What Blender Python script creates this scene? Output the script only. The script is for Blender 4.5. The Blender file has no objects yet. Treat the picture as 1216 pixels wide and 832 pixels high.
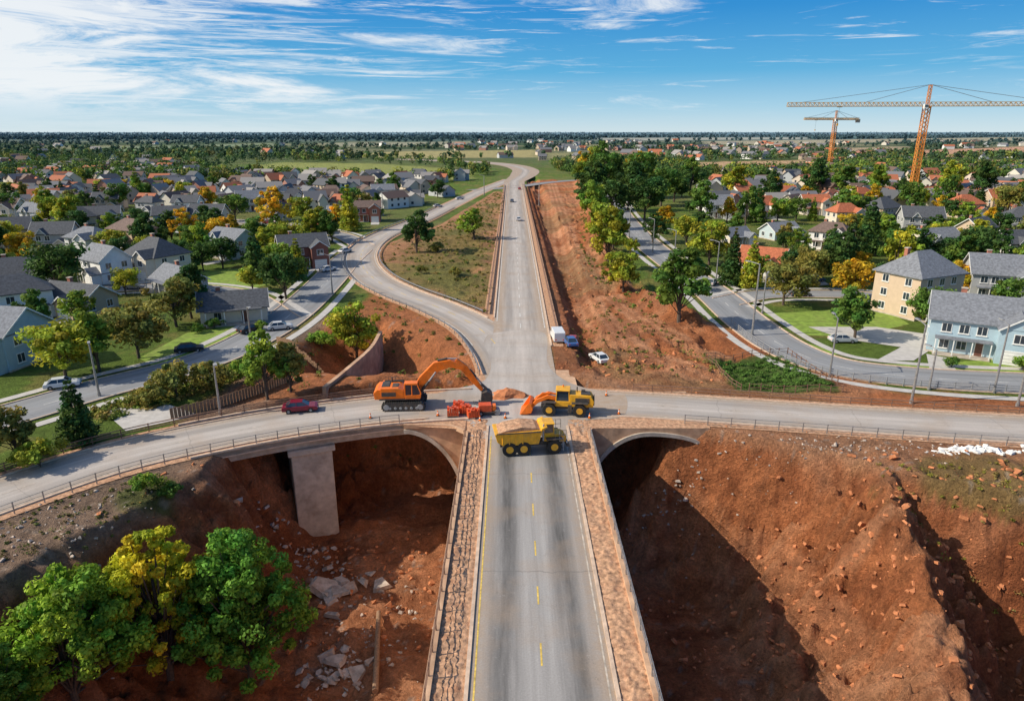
import bpy, math, random, bmesh
import numpy as np
from mathutils import Vector, Matrix
random.seed(7)
rng=np.random.default_rng(7)
scene=bpy.context.scene
H=35.0; F=811.0; TH=math.atan(261/811.0); ST,CT=math.sin(TH),math.cos(TH)
def G(px,py,h=0.0):
    """survey point of the photograph -> world ground position"""
    u=(px-608)/F; v=(py-416)/F
    t=(H-h)/(ST+v*CT)
    return (u*t, t*(CT-v*ST))
def GL(l): return [G(*p) for p in l]
def depth(x,y,h=0): return y*CT+(H-h)*ST
# ------------------------------------------------------------ noise
T=rng.random((256,256))
def vn(x,y,s=0):
    x=np.asarray(x,float)+s*17.3; y=np.asarray(y,float)+s*9.7
    ix=np.floor(x).astype(int); iy=np.floor(y).astype(int)
    fx=x-ix; fy=y-iy; fx=fx*fx*(3-2*fx); fy=fy*fy*(3-2*fy)
    a=T[ix&255,iy&255]; b=T[(ix+1)&255,iy&255]; c=T[ix&255,(iy+1)&255]; d=T[(ix+1)&255,(iy+1)&255]
    return (a*(1-fx)+b*fx)*(1-fy)+(c*(1-fx)+d*fx)*fy
def fbm(x,y,s=0,o=4):
    r=0;a=.5;f=1
    for i in range(o):
        r=r+a*vn(np.asarray(x)*f,np.asarray(y)*f,s+i*3); a*=.5; f*=2.03
    return r
def sstep(a,b,x):
    t=np.clip((x-a)/(b-a),0,1); return t*t*(3-2*t)
def segd(X,Y,a,b):
    ax,ay=a;bx,by=b; dx,dy=bx-ax,by-ay; L=dx*dx+dy*dy+1e-9
    t=np.clip(((X-ax)*dx+(Y-ay)*dy)/L,0,1)
    return np.hypot(X-ax-t*dx,Y-ay-t*dy)
def inside(P,X,Y):
    r=np.zeros(np.shape(X),bool); n=len(P)
    for i in range(n):
        x1,y1=P[i];x2,y2=P[(i+1)%n]
        if y1==y2: continue
        c=((y1>Y)!=(y2>Y))&(X<(x2-x1)*(Y-y1)/(y2-y1)+x1)
        r^=c
    return r
def sdist(P,X,Y):
    d=np.full(np.shape(X),1e9)
    for i in range(len(P)): d=np.minimum(d,segd(X,Y,P[i],P[(i+1)%len(P)]))
    return np.where(inside(P,X,Y),d,-d)
def pld(P,X,Y):
    d=np.full(np.shape(X),1e9)
    for i in range(len(P)-1): d=np.minimum(d,segd(X,Y,P[i],P[i+1]))
    return d
# ------------------------------------------------------------ materials
def nt(m): m.use_nodes=True; return m.node_tree
def N(t,ty,**k):
    n=t.nodes.new(ty)
    for a,b in k.items(): setattr(n,a,b)
    return n
def mixc(t,a,b,f,mode='MIX'):
    n=N(t,'ShaderNodeMix',data_type='RGBA',blend_type=mode)
    for s,v in ((6,a),(7,b),(0,f)):
        if hasattr(v,'links') : t.links.new(v,n.inputs[s])
        elif s==0: n.inputs[s].default_value=v
        else: n.inputs[s].default_value=(*v[:3],1)
    return n.outputs[2]
def noise(t,vec,scale,detail=4,rough=.55,dist=0):
    n=N(t,'ShaderNodeTexNoise'); n.inputs['Scale'].default_value=scale; n.inputs['Detail'].default_value=detail
    n.inputs['Roughness'].default_value=rough; n.inputs['Distortion'].default_value=dist
    if vec is not None: t.links.new(vec,n.inputs['Vector'])
    return n.outputs['Fac']
def mr(t,v,a,b,c,d,smooth=False):
    n=N(t,'ShaderNodeMapRange'); 
    if smooth: n.interpolation_type='SMOOTHSTEP'
    t.links.new(v,n.inputs[0])
    for i,x in enumerate((a,b,c,d)): n.inputs[i+1].default_value=x
    return n.outputs[0]
def math_(t,op,a,b=None):
    n=N(t,'ShaderNodeMath',operation=op)
    for i,v in enumerate((a,b)):
        if v is None: continue
        if hasattr(v,'links'): t.links.new(v,n.inputs[i])
        else: n.inputs[i].default_value=v
    return n.outputs[0]
def bump(t,h,strength,dist=.1):
    b=N(t,'ShaderNodeBump'); b.inputs['Strength'].default_value=strength; b.inputs['Distance'].default_value=dist
    t.links.new(h,b.inputs['Height']); return b.outputs[0]
MATS={}
def pm(name,col,rough=.7,var=.25,scale=2.0,bmp=.0,metal=0,spec=.4,dirt=None):
    if name in MATS: return MATS[name]
    m=bpy.data.materials.new(name); t=nt(m); bs=t.nodes['Principled BSDF']
    tc=N(t,'ShaderNodeTexCoord').outputs['Object']
    f=noise(t,tc,scale,5,.6)
    f2=mr(t,f,.3,.7,1-var,1+var)
    c=N(t,'ShaderNodeVectorMath',operation='SCALE'); c.inputs[0].default_value=col[:3]; t.links.new(f2,c.inputs['Scale'])
    out=c.outputs[0]
    if dirt:
        g=noise(t,tc,scale*.37,4,.7); out=mixc(t,out,dirt,mr(t,g,.5,.7,0,.6))
    t.links.new(out,bs.inputs['Base Color'])
    bs.inputs['Roughness'].default_value=rough; bs.inputs['Metallic'].default_value=metal
    bs.inputs['Specular IOR Level'].default_value=spec
    if bmp: t.links.new(bump(t,noise(t,tc,scale*4,5),bmp,.05),bs.inputs['Normal'])
    MATS[name]=m; return m
def road_mat(name,base,band=.35,warm=(.38,.27,.18),crack=.3,edge=4.2):
    m=bpy.data.materials.new(name); t=nt(m); bs=t.nodes['Principled BSDF']
    uv=N(t,'ShaderNodeUVMap'); uv.uv_map='UVMap'
    sp=N(t,'ShaderNodeSeparateXYZ'); t.links.new(uv.outputs[0],sp.inputs[0])
    mp=N(t,'ShaderNodeMapping'); mp.inputs['Scale'].default_value=(1.3,.035,1); t.links.new(uv.outputs[0],mp.inputs[0])
    st=noise(t,mp.outputs[0],1,6,.7)
    au=math_(t,'ABSOLUTE',sp.outputs[0]); d=math_(t,'ABSOLUTE',math_(t,'SUBTRACT',au,2.5))
    b=mr(t,d,.1,1.75,1,0,True)
    mp2=N(t,'ShaderNodeMapping'); mp2.inputs['Scale'].default_value=(.6,.05,1); t.links.new(uv.outputs[0],mp2.inputs[0])
    b=math_(t,'MULTIPLY',b,mr(t,noise(t,mp2.outputs[0],1,5,.7),.3,.62,.25,1))
    big=noise(t,uv.outputs[0],.18,5,.6); fine=noise(t,uv.outputs[0],7,4,.7); med=noise(t,uv.outputs[0],1.3,6,.75)
    c=mixc(t,[x*1.15 for x in base],[x*.78 for x in base],mr(t,st,.35,.68,0,1))
    c=mixc(t,c,[x*.30 for x in base],math_(t,'MULTIPLY',b,band))
    c=mixc(t,c,warm,mr(t,big,.48,.70,0,.38))
    c=mixc(t,c,warm,math_(t,'MULTIPLY',mr(t,au,edge-1.3,edge+.6,0,.9,True),mr(t,med,.3,.62,.3,1)))
    c=mixc(t,c,[x*1.5 for x in base],mr(t,med,.60,.74,0,.35))
    f=mr(t,fine,.25,.75,.85,1.13); 
    wv=math_(t,'FRACT',math_(t,'DIVIDE',math_(t,'ADD',sp.outputs[1],mr(t,noise(t,uv.outputs[0],.6,3),0,1,-.5,.5)),17.0))
    jt=mr(t,math_(t,'ABSOLUTE',math_(t,'SUBTRACT',wv,.5)),.0,.005,crack,0)
    vo=N(t,'ShaderNodeTexVoronoi',feature='DISTANCE_TO_EDGE'); vo.inputs['Scale'].default_value=.10
    mp3=N(t,'ShaderNodeVectorMath',operation='ADD'); t.links.new(uv.outputs[0],mp3.inputs[0])
    nn=N(t,'ShaderNodeTexNoise'); nn.inputs['Scale'].default_value=.35; nn.inputs['Detail'].default_value=6; nn.inputs['Roughness'].default_value=.7; t.links.new(uv.outputs[0],nn.inputs['Vector'])
    sc=N(t,'ShaderNodeVectorMath',operation='SCALE'); sc.inputs['Scale'].default_value=9; t.links.new(nn.outputs['Color'],sc.inputs[0]); t.links.new(sc.outputs[0],mp3.inputs[1])
    t.links.new(mp3.outputs[0],vo.inputs['Vector'])
    ck=math_(t,'MULTIPLY',mr(t,vo.outputs['Distance'],0,.008,crack,0),mr(t,big,.45,.6,0,1))
    c=mixc(t,c,[x*.35 for x in base],math_(t,'MAXIMUM',jt,ck))
    s=N(t,'ShaderNodeVectorMath',operation='SCALE'); t.links.new(c,s.inputs[0]); t.links.new(f,s.inputs['Scale'])
    t.links.new(s.outputs[0],bs.inputs['Base Color']); bs.inputs['Roughness'].default_value=.85
    bs.inputs['Specular IOR Level'].default_value=.25
    t.links.new(bump(t,fine,.25,.02),bs.inputs['Normal'])
    return m
def attr_mat(name,rough=.9,gn=True,transl=0.0,objcol=False):
    m=bpy.data.materials.new(name); t=nt(m); bs=t.nodes['Principled BSDF']
    a=N(t,'ShaderNodeAttribute'); a.attribute_name='Col'; c=a.outputs['Color']
    if objcol:
        oi=N(t,'ShaderNodeObjectInfo'); c=mixc(t,c,oi.outputs['Color'],1.0,'MULTIPLY')
    tc=N(t,'ShaderNodeTexCoord').outputs['Object']
    if gn:
        a1=noise(t,tc,.09,6,.65); a2=noise(t,tc,.7,7,.75); a3=noise(t,tc,3.2,6,.75)
        f=math_(t,'MULTIPLY',mr(t,a1,.3,.7,.76,1.24),math_(t,'MULTIPLY',mr(t,a2,.28,.72,.58,1.45),mr(t,a3,.25,.75,.55,1.5)))
        s=N(t,'ShaderNodeVectorMath',operation='SCALE'); t.links.new(c,s.inputs[0]); t.links.new(f,s.inputs['Scale']); c=s.outputs[0]
        hsum=math_(t,'ADD',math_(t,'MULTIPLY',a2,1.0),math_(t,'MULTIPLY',a3,.6))
        t.links.new(bump(t,hsum,1.0,1.5),bs.inputs['Normal'])
    t.links.new(c,bs.inputs['Base Color']); bs.inputs['Roughness'].default_value=rough
    bs.inputs['Specular IOR Level'].default_value=.15
    if transl>0:
        tr=N(t,'ShaderNodeBsdfTranslucent'); t.links.new(c,tr.inputs[0])
        mx=N(t,'ShaderNodeMixShader'); mx.inputs[0].default_value=transl
        t.links.new(bs.outputs[0],mx.inputs[1]); t.links.new(tr.outputs[0],mx.inputs[2])
        t.links.new(mx.outputs[0],t.nodes['Material Output'].inputs[0])
    return m
M_ground=attr_mat('ground_soil_grass')
M_leaf=attr_mat('foliage',.6,False,.35,True)
M_leafm=attr_mat('foliage_mass',.7,False,.2,False)
M_house=attr_mat('distant_house_paint',.7,False,0,False)
M_bark=pm('bark',(.10,.075,.055),.9,.4,6,.5)
M_road=road_mat('worn_asphalt',(.35,.33,.31),1.0,crack=.5)
M_road2=road_mat('worn_asphalt_cross',(.47,.42,.375),.45,crack=.4,edge=3.6)
M_road3=road_mat('street_asphalt',(.29,.295,.30),.3,(.29,.25,.22),edge=4.5)
M_shoulder=pm('gravel_shoulder',(.50,.29,.17),.95,.55,2.6,.9,dirt=(.38,.16,.08))
M_conc=pm('weathered_concrete',(.50,.43,.35),.85,.28,.8,.25,dirt=(.28,.19,.13))
M_conc2=pm('orange_stained_concrete',(.54,.34,.21),.9,.3,.7,.4,dirt=(.36,.17,.09))
M_kerb=pm('kerb_concrete',(.60,.44,.32),.85,.25,1.5,.2)
M_steel=pm('galvanised_steel',(.35,.34,.33),.5,.3,3,metal=.6)
M_rust=pm('rusty_rail',(.25,.14,.09),.8,.4,3)
M_wood=pm('fence_wood',(.28,.17,.10),.85,.35,4,.3)
M_white=pm('white_marking',(.62,.60,.55),.7,.45,2.5)
M_dust=pm('dusty_marking',(.50,.43,.35),.8,.5,1.5)
M_yel=pm('yellow_marking',(.68,.47,.10),.7,.4,3)
M_path=pm('pavement_concrete',(.50,.47,.43),.85,.15,1)
M_lawn=pm('lawn',(.20,.29,.04),.95,.4,.8,.5,dirt=(.22,.22,.06))
M_rock=pm('broken_concrete',(.46,.38,.31),.9,.35,1.5,.5,dirt=(.34,.17,.09))
M_orange=pm('orange_paint',(.85,.18,.012),.4,.18,2,dirt=(.45,.17,.05))
M_yellow=pm('yellow_paint',(.80,.40,.025),.4,.18,2,dirt=(.42,.24,.08))
M_red=pm('red_paint',(.66,.10,.03),.45,.25,3)
M_black=pm('black_rubber',(.025,.024,.023),.8,.3,4)
M_dark=pm('dark_steel',(.06,.055,.05),.6,.3,4,dirt=(.2,.12,.07))
M_glass=pm('window_glass',(.03,.045,.06),.08,.2,1,spec=.9)
M_trim=pm('white_trim',(.76,.75,.71),.6,.08,2)
M_grey=pm('grey_metal',(.3,.3,.3),.5,.2,3)
M_crane=pm('crane_orange',(.70,.26,.05),.5,.2,.5)
M_craneY=pm('crane_yellow',(.62,.40,.18),.5,.2,.5)
def colmat(kind,c,rough=.7,**k): 
    return pm('%s_%02d_%02d_%02d'%(kind,int(c[0]*99),int(c[1]*99),int(c[2]*99)),c,rough,**k)
# ------------------------------------------------------------ mesh helpers
def mesh_obj(name,verts,faces,mat=None,col=None,uv=None,parent=None,smooth=False,mats=None,mi=None):
    me=bpy.data.meshes.new(name)
    verts=np.asarray(verts,dtype=np.float32)
    if isinstance(faces,np.ndarray):
        nf,k=faces.shape
        me.vertices.add(len(verts)); me.vertices.foreach_set('co',verts.ravel())
        me.loops.add(nf*k); me.loops.foreach_set('vertex_index',faces.astype(np.int32).ravel())
        me.polygons.add(nf); me.polygons.foreach_set('loop_start',np.arange(0,nf*k,k,dtype=np.int32))
        me.polygons.foreach_set('loop_total',np.full(nf,k,dtype=np.int32))
        me.update(calc_edges=True); me.validate()
    else:
        me.from_pydata([tuple(map(float,v)) for v in verts],[],faces); me.update()
    for m in (mats or ([mat] if mat else [])): me.materials.append(m)
    if mi is not None: me.polygons.foreach_set('material_index',np.asarray(mi,dtype=np.int32))
    if col is not None:
        ca=me.color_attributes.new('Col','FLOAT_COLOR','POINT')
        c4=np.ones((len(verts),4),dtype=np.float32); c4[:,:3]=col
        ca.data.foreach_set('color',c4.ravel())
    if uv is not None:
        ul=me.uv_layers.new(name='UVMap'); li=np.zeros(len(me.loops),dtype=np.int32); me.loops.foreach_get('vertex_index',li)
        ul.data.foreach_set('uv',np.asarray(uv,dtype=np.float32)[li].ravel())
    if smooth: me.polygons.foreach_set('use_smooth',np.ones(len(me.polygons),dtype=bool))
    o=bpy.data.objects.new(name,me); scene.collection.objects.link(o)
    if parent: o.parent=parent
    return o
def smooth(P,step=1.5):
    P=[np.array(p,float) for p in P]
    Q=[2*P[0]-P[1]]+P+[2*P[-1]-P[-2]]; out=[]
    for i in range(1,len(Q)-2):
        n=max(4,int(np.linalg.norm(Q[i+1]-Q[i])/step))
        for k in range(n):
            t=k/n; a,b,c,d=Q[i-1],Q[i],Q[i+1],Q[i+2]
            out.append(.5*((2*b)+(-a+c)*t+(2*a-5*b+4*c-d)*t*t+(-a+3*b-3*c+d)*t**3))
    out.append(P[-1]); return np.array(out)
def normals(P):
    d=np.gradient(P,axis=0); d/=np.linalg.norm(d,axis=1)[:,None]+1e-9
    return np.stack([-d[:,1],d[:,0]],1)
def arclen(P): return np.concatenate([[0],np.cumsum(np.linalg.norm(np.diff(P,axis=0),axis=1))])
def strip(name,P,w,z,mat,off=0,nx=2,parent=None):
    n=normals(P); s=arclen(P); w=np.broadcast_to(np.asarray(w,float),(len(P),))
    V=[];U=[]
    for i in range(len(P)):
        for k in range(nx):
            a=off+w[i]*(.5-k/(nx-1)); V.append((*(P[i]+n[i]*a),z)); U.append((-a,s[i]))
    Fc=np.array([(i*nx+k,i*nx+k+1,(i+1)*nx+k+1,(i+1)*nx+k) for i in range(len(P)-1) for k in range(nx-1)])[:, ::-1]
    return mesh_obj(name,V,Fc,mat,uv=U,parent=parent)
def sweep(name,P,sec,mat,parent=None,z=None):
    n=normals(P); k=len(sec); V=[];Fc=[]
    for i in range(len(P)):
        for a,h in sec: V.append((*(P[i]+n[i]*a),h+(0 if z is None else z[i])))
    for i in range(len(P)-1):
        for j in range(k): Fc.append((i*k+j,i*k+(j+1)%k,(i+1)*k+(j+1)%k,(i+1)*k+j))
    Fc.append(tuple(range(k))[::-1]); Fc.append(tuple(range((len(P)-1)*k,len(P)*k)))
    return mesh_obj(name,V,Fc,mat,parent=parent)
def along(P,step,start=0):
    s=arclen(P); t=np.arange(start,s[-1],step)
    pts=np.stack([np.interp(t,s,P[:,0]),np.interp(t,s,P[:,1])],1); n=normals(P)
    nn=np.stack([np.interp(t,s,n[:,0]),np.interp(t,s,n[:,1])],1); nn/=np.linalg.norm(nn,axis=1)[:,None]
    return pts,nn
def dashes(name,P,off,w,L,gap,z,mat):
    a,n1=along(P,L+gap); b,n2=along(P,L+gap,L); m=min(len(a),len(b)); V=[];Fc=[]
    for i in range(m):
        for p,n in ((a[i],n1[i]),(b[i],n2[i])):
            V.append((*(p+n*(off+w/2)),z)); V.append((*(p+n*(off-w/2)),z))
        Fc.append((i*4,i*4+1,i*4+3,i*4+2))
    return mesh_obj(name,V,Fc,mat)
class MB:
    def __init__(s): s.p={}; s.M=Matrix()
    def add(s,part,mat,V,Fc):
        if part not in s.p: s.p[part]=[[],[],mat]
        q=s.p[part]; o=len(q[0]); q[0]+= [tuple(s.M@Vector(v)) for v in V]; q[1]+=[tuple(i+o for i in f) for f in Fc]
    def box(s,part,mat,c,d,rz=0,tx=1,ty=1,ry=0):
        x,y,z=d[0]/2,d[1]/2,d[2]/2
        V=[(-x,-y,-z),(x,-y,-z),(x,y,-z),(-x,y,-z),(-x*tx,-y*ty,z),(x*tx,-y*ty,z),(x*tx,y*ty,z),(-x*tx,y*ty,z)]
        R=Matrix.Translation(c)@Matrix.Rotation(rz,4,'Z')@Matrix.Rotation(ry,4,'Y')
        s.add(part,mat,[R@Vector(v) for v in V],[(0,3,2,1),(4,5,6,7),(0,1,5,4),(1,2,6,5),(2,3,7,6),(3,0,4,7)])
    def prism(s,part,mat,pr,y0,y1):
        n=len(pr); V=[(x,y0,z) for x,z in pr]+[(x,y1,z) for x,z in pr]
        s.add(part,mat,V,[tuple(range(n)),tuple(range(2*n-1,n-1,-1))]+[(i,i+n,(i+1)%n+n,(i+1)%n) for i in range(n)])
    def cyl(s,part,mat,a,b,r0,r1=None,n=10):
        r1=r0 if r1 is None else r1; a=Vector(a);b=Vector(b); d=(b-a).normalized()
        u=d.orthogonal().normalized(); w=d.cross(u)
        V=[];
        for c,r in ((a,r0),(b,r1)):
            for i in range(n):
                t=2*math.pi*i/n; V.append(c+u*r*math.cos(t)+w*r*math.sin(t))
        s.add(part,mat,V,[tuple(range(n))[::-1],tuple(range(n,2*n))]+[(i,(i+1)%n,(i+1)%n+n,i+n) for i in range(n)])
    def arm(s,part,mat,pts,th,y0,y1):
        P=np.array(pts,float); n=normals(P); a=[tuple(P[i]+n[i]*th[i]) for i in range(len(P))]; b=[tuple(P[i]-n[i]*th[i]) for i in range(len(P))]
        s.prism(part,mat,a+b[::-1],y0,y1)
    def wheel(s,x,y,z,r,w,hub=None,n=18):
        s.cyl('tyres',M_black,(x,y-w/2,z),(x,y+w/2,z),r,n=n)
        s.cyl('hubs',hub or M_grey,(x,y-w/2-.03,z),(x,y+w/2+.03,z),r*.5,n=12)
    def done(s,name,loc=(0,0,0),rz=0,sc=1,bevel=0):
        e=bpy.data.objects.new(name,None); scene.collection.objects.link(e); e.empty_display_size=.5
        for k,(V,Fc,m) in s.p.items():
            o=mesh_obj(k,V,Fc,m,parent=e)
            bm=bmesh.new(); bm.from_mesh(o.data); bmesh.ops.recalc_face_normals(bm,faces=bm.faces); bm.to_mesh(o.data); bm.free()
            if bevel and k not in('tyres','hubs','glass'):
                b=o.modifiers.new('b','BEVEL'); b.width=bevel; b.segments=2; b.limit_method='ANGLE'
        e.location=loc; e.rotation_euler=(0,0,rz); e.scale=(sc,)*3
        return e
# ------------------------------------------------------------ road centrelines
MAIN=np.array([(1.95,y) for y in np.arange(6,84,1.0)])
CROSS=smooth(GL([(-420,770),(-180,655),(0,588),(150,540),(300,508),(420,490),(520,481),(620,478),(740,480),(900,490),(1050,500),(1216,510),(1450,522),(1900,545)]))
far=[(1.6,y) for y in (86,120,200,300,400,500)]+GL([(613,214),(622,207.5),(623,201.5),(607,196.5),(575,193),(525,191),(470,189)])
NORTH=smooth(far,3)
RAMP=smooth([(1.0,93)]+GL([(596,418),(566,388),(520,365),(476,348),(444,331),(429,312),(433,295),(456,279),(500,261),(543,240),(573,226),(606,213)]))
STL=smooth(GL([(-300,590),(-120,530),(30,487),(120,461),(230,432),(300,402),(347,372),(385,337),(408,312),(425,297)]))
STR=smooth(GL([(722,222),(738,255),(768,288),(812,322),(850,350),(885,380),(930,411),(990,434),(1080,447),(1216,455),(1500,464)]))
STR2=smooth(GL([(862,358),(905,350),(970,349),(1040,352),(1110,368)]))
STL2=smooth(GL([(335,380),(285,350),(200,341),(100,345),(0,352),(-200,360)]))
STL3=smooth(GL([(432,292),(400,278),(340,268),(250,262),(120,262),(-100,270)]))
OVER=smooth(GL([(560,226),(612,222),(650,217),(690,214),(760,214),(900,218)]),3)
ROADS=[(MAIN,9.9),(CROSS,8.6),(NORTH,10),(RAMP,9),(STL,8.5),(STR,9),(STR2,7),(STL2,7),(STL3,7),(OVER,9)]
def roadclear(X,Y):
    d=np.full(np.shape(X),1e9)
    for P,w in ROADS:
        Q=P[::4] if len(P)>20 else P
        Q=np.vstack([Q,P[-1:]]); d=np.minimum(d,pld(Q,X,Y)-w/2)
    return d
# ------------------------------------------------------------ terrain
PIT=[(-58,4),(-47,40),(-42,50),(-37,59),(-34,66),(-34,84),(-28,91),(-20,94),(-8,97),(9,96),(15,91),(19,86),(21,79),(29,75),(38,71),(43,66),(50,61),(64,57),(95,53),(110,4)]
PW=[10,11,11,11,10,10,7,7,8,8,6,6,8,9,9,9,9,11,14,10]
PITB=[(-36,98),(-39,110),(-37,124),(-25,131),(-13,118),(-5,104),(-8,99),(-20,96)]
TRENCH=[(9.5,100),(17,100),(19,150),(21,260),(21,560),(9.5,560)]
SPUR=[(40,72),(41,62),(37,50),(33,38),(30,28)]
DIRT=[(626,213),(690,215),(706,250),(726,303),(752,340),(805,372),(860,388),(905,402),(960,430),(1060,462),(1300,478),(1300,505),(700,480),(650,450),(630,360)]
DGW=GL(DIRT)
TRK=[([(655,218),(668,260),(684,310),(705,365),(750,412),(820,440),(960,468)],2.8),([(690,300),(725,350),(800,400),(870,430)],2.3),([(650,240),(655,320),(672,400),(700,440)],2.6)]
TRW=[smooth(GL(t),3)[::2] for t,_ in TRK]
def chanf(X,Y):
    wx=fbm(X*.25,Y*.25,63,3)
    return np.abs(fbm(X*.09+wx*1.1,Y*.36+wx*1.4,61,4)-.46)*2
def terrain(X,Y):
    n1=fbm(X*.12,Y*.12,1)-.47; n2=fbm(X*.45,Y*.45,2)-.47; n3=fbm(X*1.1,Y*1.1,7,3)-.44
    t=np.full(X.shape,1e9)
    for i in range(len(PIT)): t=np.minimum(t,segd(X,Y,PIT[i],PIT[(i+1)%len(PIT)])/PW[i])
    ins=inside(PIT,X,Y)
    t=np.where(ins,t,0); t=np.clip(t+np.where(t>0,n1*.7*sstep(0,.35,t),0),0,1.0)
    dep=15.0+3.5*sstep(0,20,X)
    s=t*.55+sstep(0,1,t)*.45
    wall=4*t*(1-t)
    rid=np.abs(fbm(X*.20+.06*Y,Y*.17,5,4)-.46)*2
    rid2=np.abs(fbm(X*.55-.2*Y,Y*.38,15,3)-.44)*2
    ch=chanf(X,Y); gully=(1-np.clip(ch*2.6,0,1))
    h=-dep*s + wall*(n1*5+n2*4.2-rid*3.4-rid2*2.0+1.6+n3*1.7-gully*2.6) + ins*sstep(.6,1,t)*(n1*3+n2*1.6+n3*.7)
    ds=pld(SPUR,X+n1*7,Y); top=np.interp(Y,[28,45,60,72],[-13,-7,-1.6,-.2])
    sp=top-1.25*np.maximum(ds-1.5,0)+n2*3.6-rid*2.2-rid2*1.3+n3*1.6-gully*2.4*sstep(0,3,ds)+.6
    h=np.where(ins&(X>24),np.maximum(h,np.minimum(sp,-.3+n2)),h)
    h=h-ins*sstep(42,47,X)*wall*(rid*3.5)
    tb=np.where(inside(PITB,X,Y),sdist(PITB,X,Y),0)
    h2=-6.0*sstep(0,9,tb)+(tb>0)*(n2*1.8+n3*.5)*sstep(0,3,tb)
    h=np.minimum(h,h2)
    tr=np.where(inside(TRENCH,X,Y),sdist(TRENCH,X,Y),0)
    h=np.minimum(h,-2.3*sstep(0,4,tr)+(tr>0)*n2*.9)
    rc=roadclear(X,Y)
    rough=sstep(1.5,7,rc)
    dirt=sstep(-30,-10,X)*(1-sstep(40,60,X))*(1-sstep(250,420,Y))*sstep(60,90,Y)+sstep(20,60,X)*(1-sstep(75,80,Y))+(1-sstep(60,80,Y))*.6
    h=h+np.where(h>-.5,1,0)*rough*np.clip(dirt,0,1)*(n1*3.4+n2*1.5+n3*.5)
    dd=sdist(DGW,X,Y); bank=np.exp(-((dd-3)/2.6)**2)*(X>12)*(Y>96)
    td=np.full(X.shape,1e9)
    if np.size(X)>0:
        for q in TRW: td=np.minimum(td,pld(q,X,Y))
    flt=sstep(2,5,td)
    h=h+bank*rough*(1.5+n1*3+n2*2.5)
    h=h+(dd>4)*(Y>100)*rough*(n2*1.8-rid2*.8)*sstep(4,9,dd)*flt
    h=np.where((dd>3)&(Y>100)&(h>-.6),h*(.35+.65*flt),h)
    h=h-.04
    over=(rc<1.2)&~inside(PIT,X,Y)&~inside(PITB,X,Y)
    h=np.where(over,-.05,h)
    return h
def grow(a,st,g,lim):
    o=[a]
    while abs(o[-1])<lim: o.append(o[-1]+st); st*=g
    return o
xp=np.array(grow(62,.6,1.05,11000)); xs=np.concatenate([-xp[::-1],np.arange(-61.7,61.9,.36),xp])
ys=np.concatenate([np.arange(-20,30,2.),np.arange(30,101,.36),np.arange(101,225,.9),np.array(grow(226,1,1.028,14000))])
GX,GY=np.meshgrid(xs,ys); X=GX.ravel();Y=GY.ravel(); Z=terrain(X,Y)
def C(*c): return np.array(c)
RED=C(.55,.20,.08); REDL=C(.70,.34,.18); REDD=C(.31,.10,.042); GRASS=C(.14,.21,.035); DRY=C(.32,.23,.085); GRAV=C(.36,.27,.20)
nA=fbm(X*.05,Y*.05,11); nB=fbm(X*.2,Y*.2,12); nF=fbm(X*.004,Y*.006,13)
col=np.outer(np.ones(len(X)),GRASS)
def lay(col,w,c): 
    w=np.clip(w,0,1)[:,None]; return col*(1-w)+w*np.asarray(c)
col=lay(col,sstep(.5,.62,nB)*.45,DRY)
col=lay(col,sstep(.50,.58,fbm(X*.03,Y*.03,31))*.4*sstep(150,250,Y),C(.22,.20,.09))
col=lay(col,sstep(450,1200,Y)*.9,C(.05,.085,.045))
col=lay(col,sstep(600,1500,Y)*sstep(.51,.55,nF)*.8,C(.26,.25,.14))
col=lay(col,sstep(1800,3200,Y)*.9,C(.075,.13,.14))  # aerial haze painted into the ground colour as a bluish tint
col=lay(col,sstep(3500,8000,Y)*.85,C(.14,.23,.28))  # paler haze tint painted into the ground towards the horizon
def zone(col,poly,c,soft=1.5,amp=3,k=1,world=False):
    P=poly if world else GL(poly); sd=sdist(P,X,Y)+(nB-.47)*2*amp
    return lay(col,sstep(-soft,soft,sd)*k,c)
FIELDS=[[(225,208),(330,193),(440,194),(520,199),(560,204),(560,214),(430,214)],[(360,186),(470,180),(640,178),(640,187),(500,188)],[(815,193),(965,190),(960,203),(830,206)],[(1085,179),(1300,171),(1300,183),(1100,187)],[(1090,190),(1400,190),(1400,198),(1100,199)],[(640,182),(800,179),(800,184),(650,190)],[(830,168),(1216,163),(1216,167),(840,172)],[(100,175),(330,170),(330,174),(120,180)],[(980,176),(1080,174),(1080,180),(990,183)],[(380,170),(560,168),(560,171.5),(400,174)],[(700,164),(960,163),(960,165.5),(720,167)]]
FC=[C(.32,.34,.10),C(.42,.36,.16),C(.58,.38,.21),C(.60,.34,.21),C(.48,.29,.17),C(.30,.28,.13),C(.38,.34,.23),C(.22,.27,.16),C(.44,.34,.21),C(.32,.31,.21),C(.36,.36,.30)]
for f,c in zip(FIELDS,FC):
    yy=G(*f[0])[1]; col=zone(col,f,c,yy*.015,yy*.015)
ISL=[(468,348),(450,325),(448,305),(470,288),(530,266),(590,228),(604,230),(596,380),(545,366)]
col=zone(col,ISL,DRY*.9,2,6)
isl=sdist(GL(ISL),X,Y)
col=lay(col,(isl>-2)*(1-sstep(2,12,np.abs(isl)+(nB-.5)*14))*.9,REDL*.8)
col=lay(col,(isl>0)*sstep(.5,.58,nA)*.55,C(.17,.20,.05))
col=zone(col,DIRT,RED*.95,2,3)
dz=inside(DGW,X,Y)
col=lay(col,dz*sstep(.46,.55,fbm(X*.09,Y*.09,41))*.6,REDL*.9)
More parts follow.
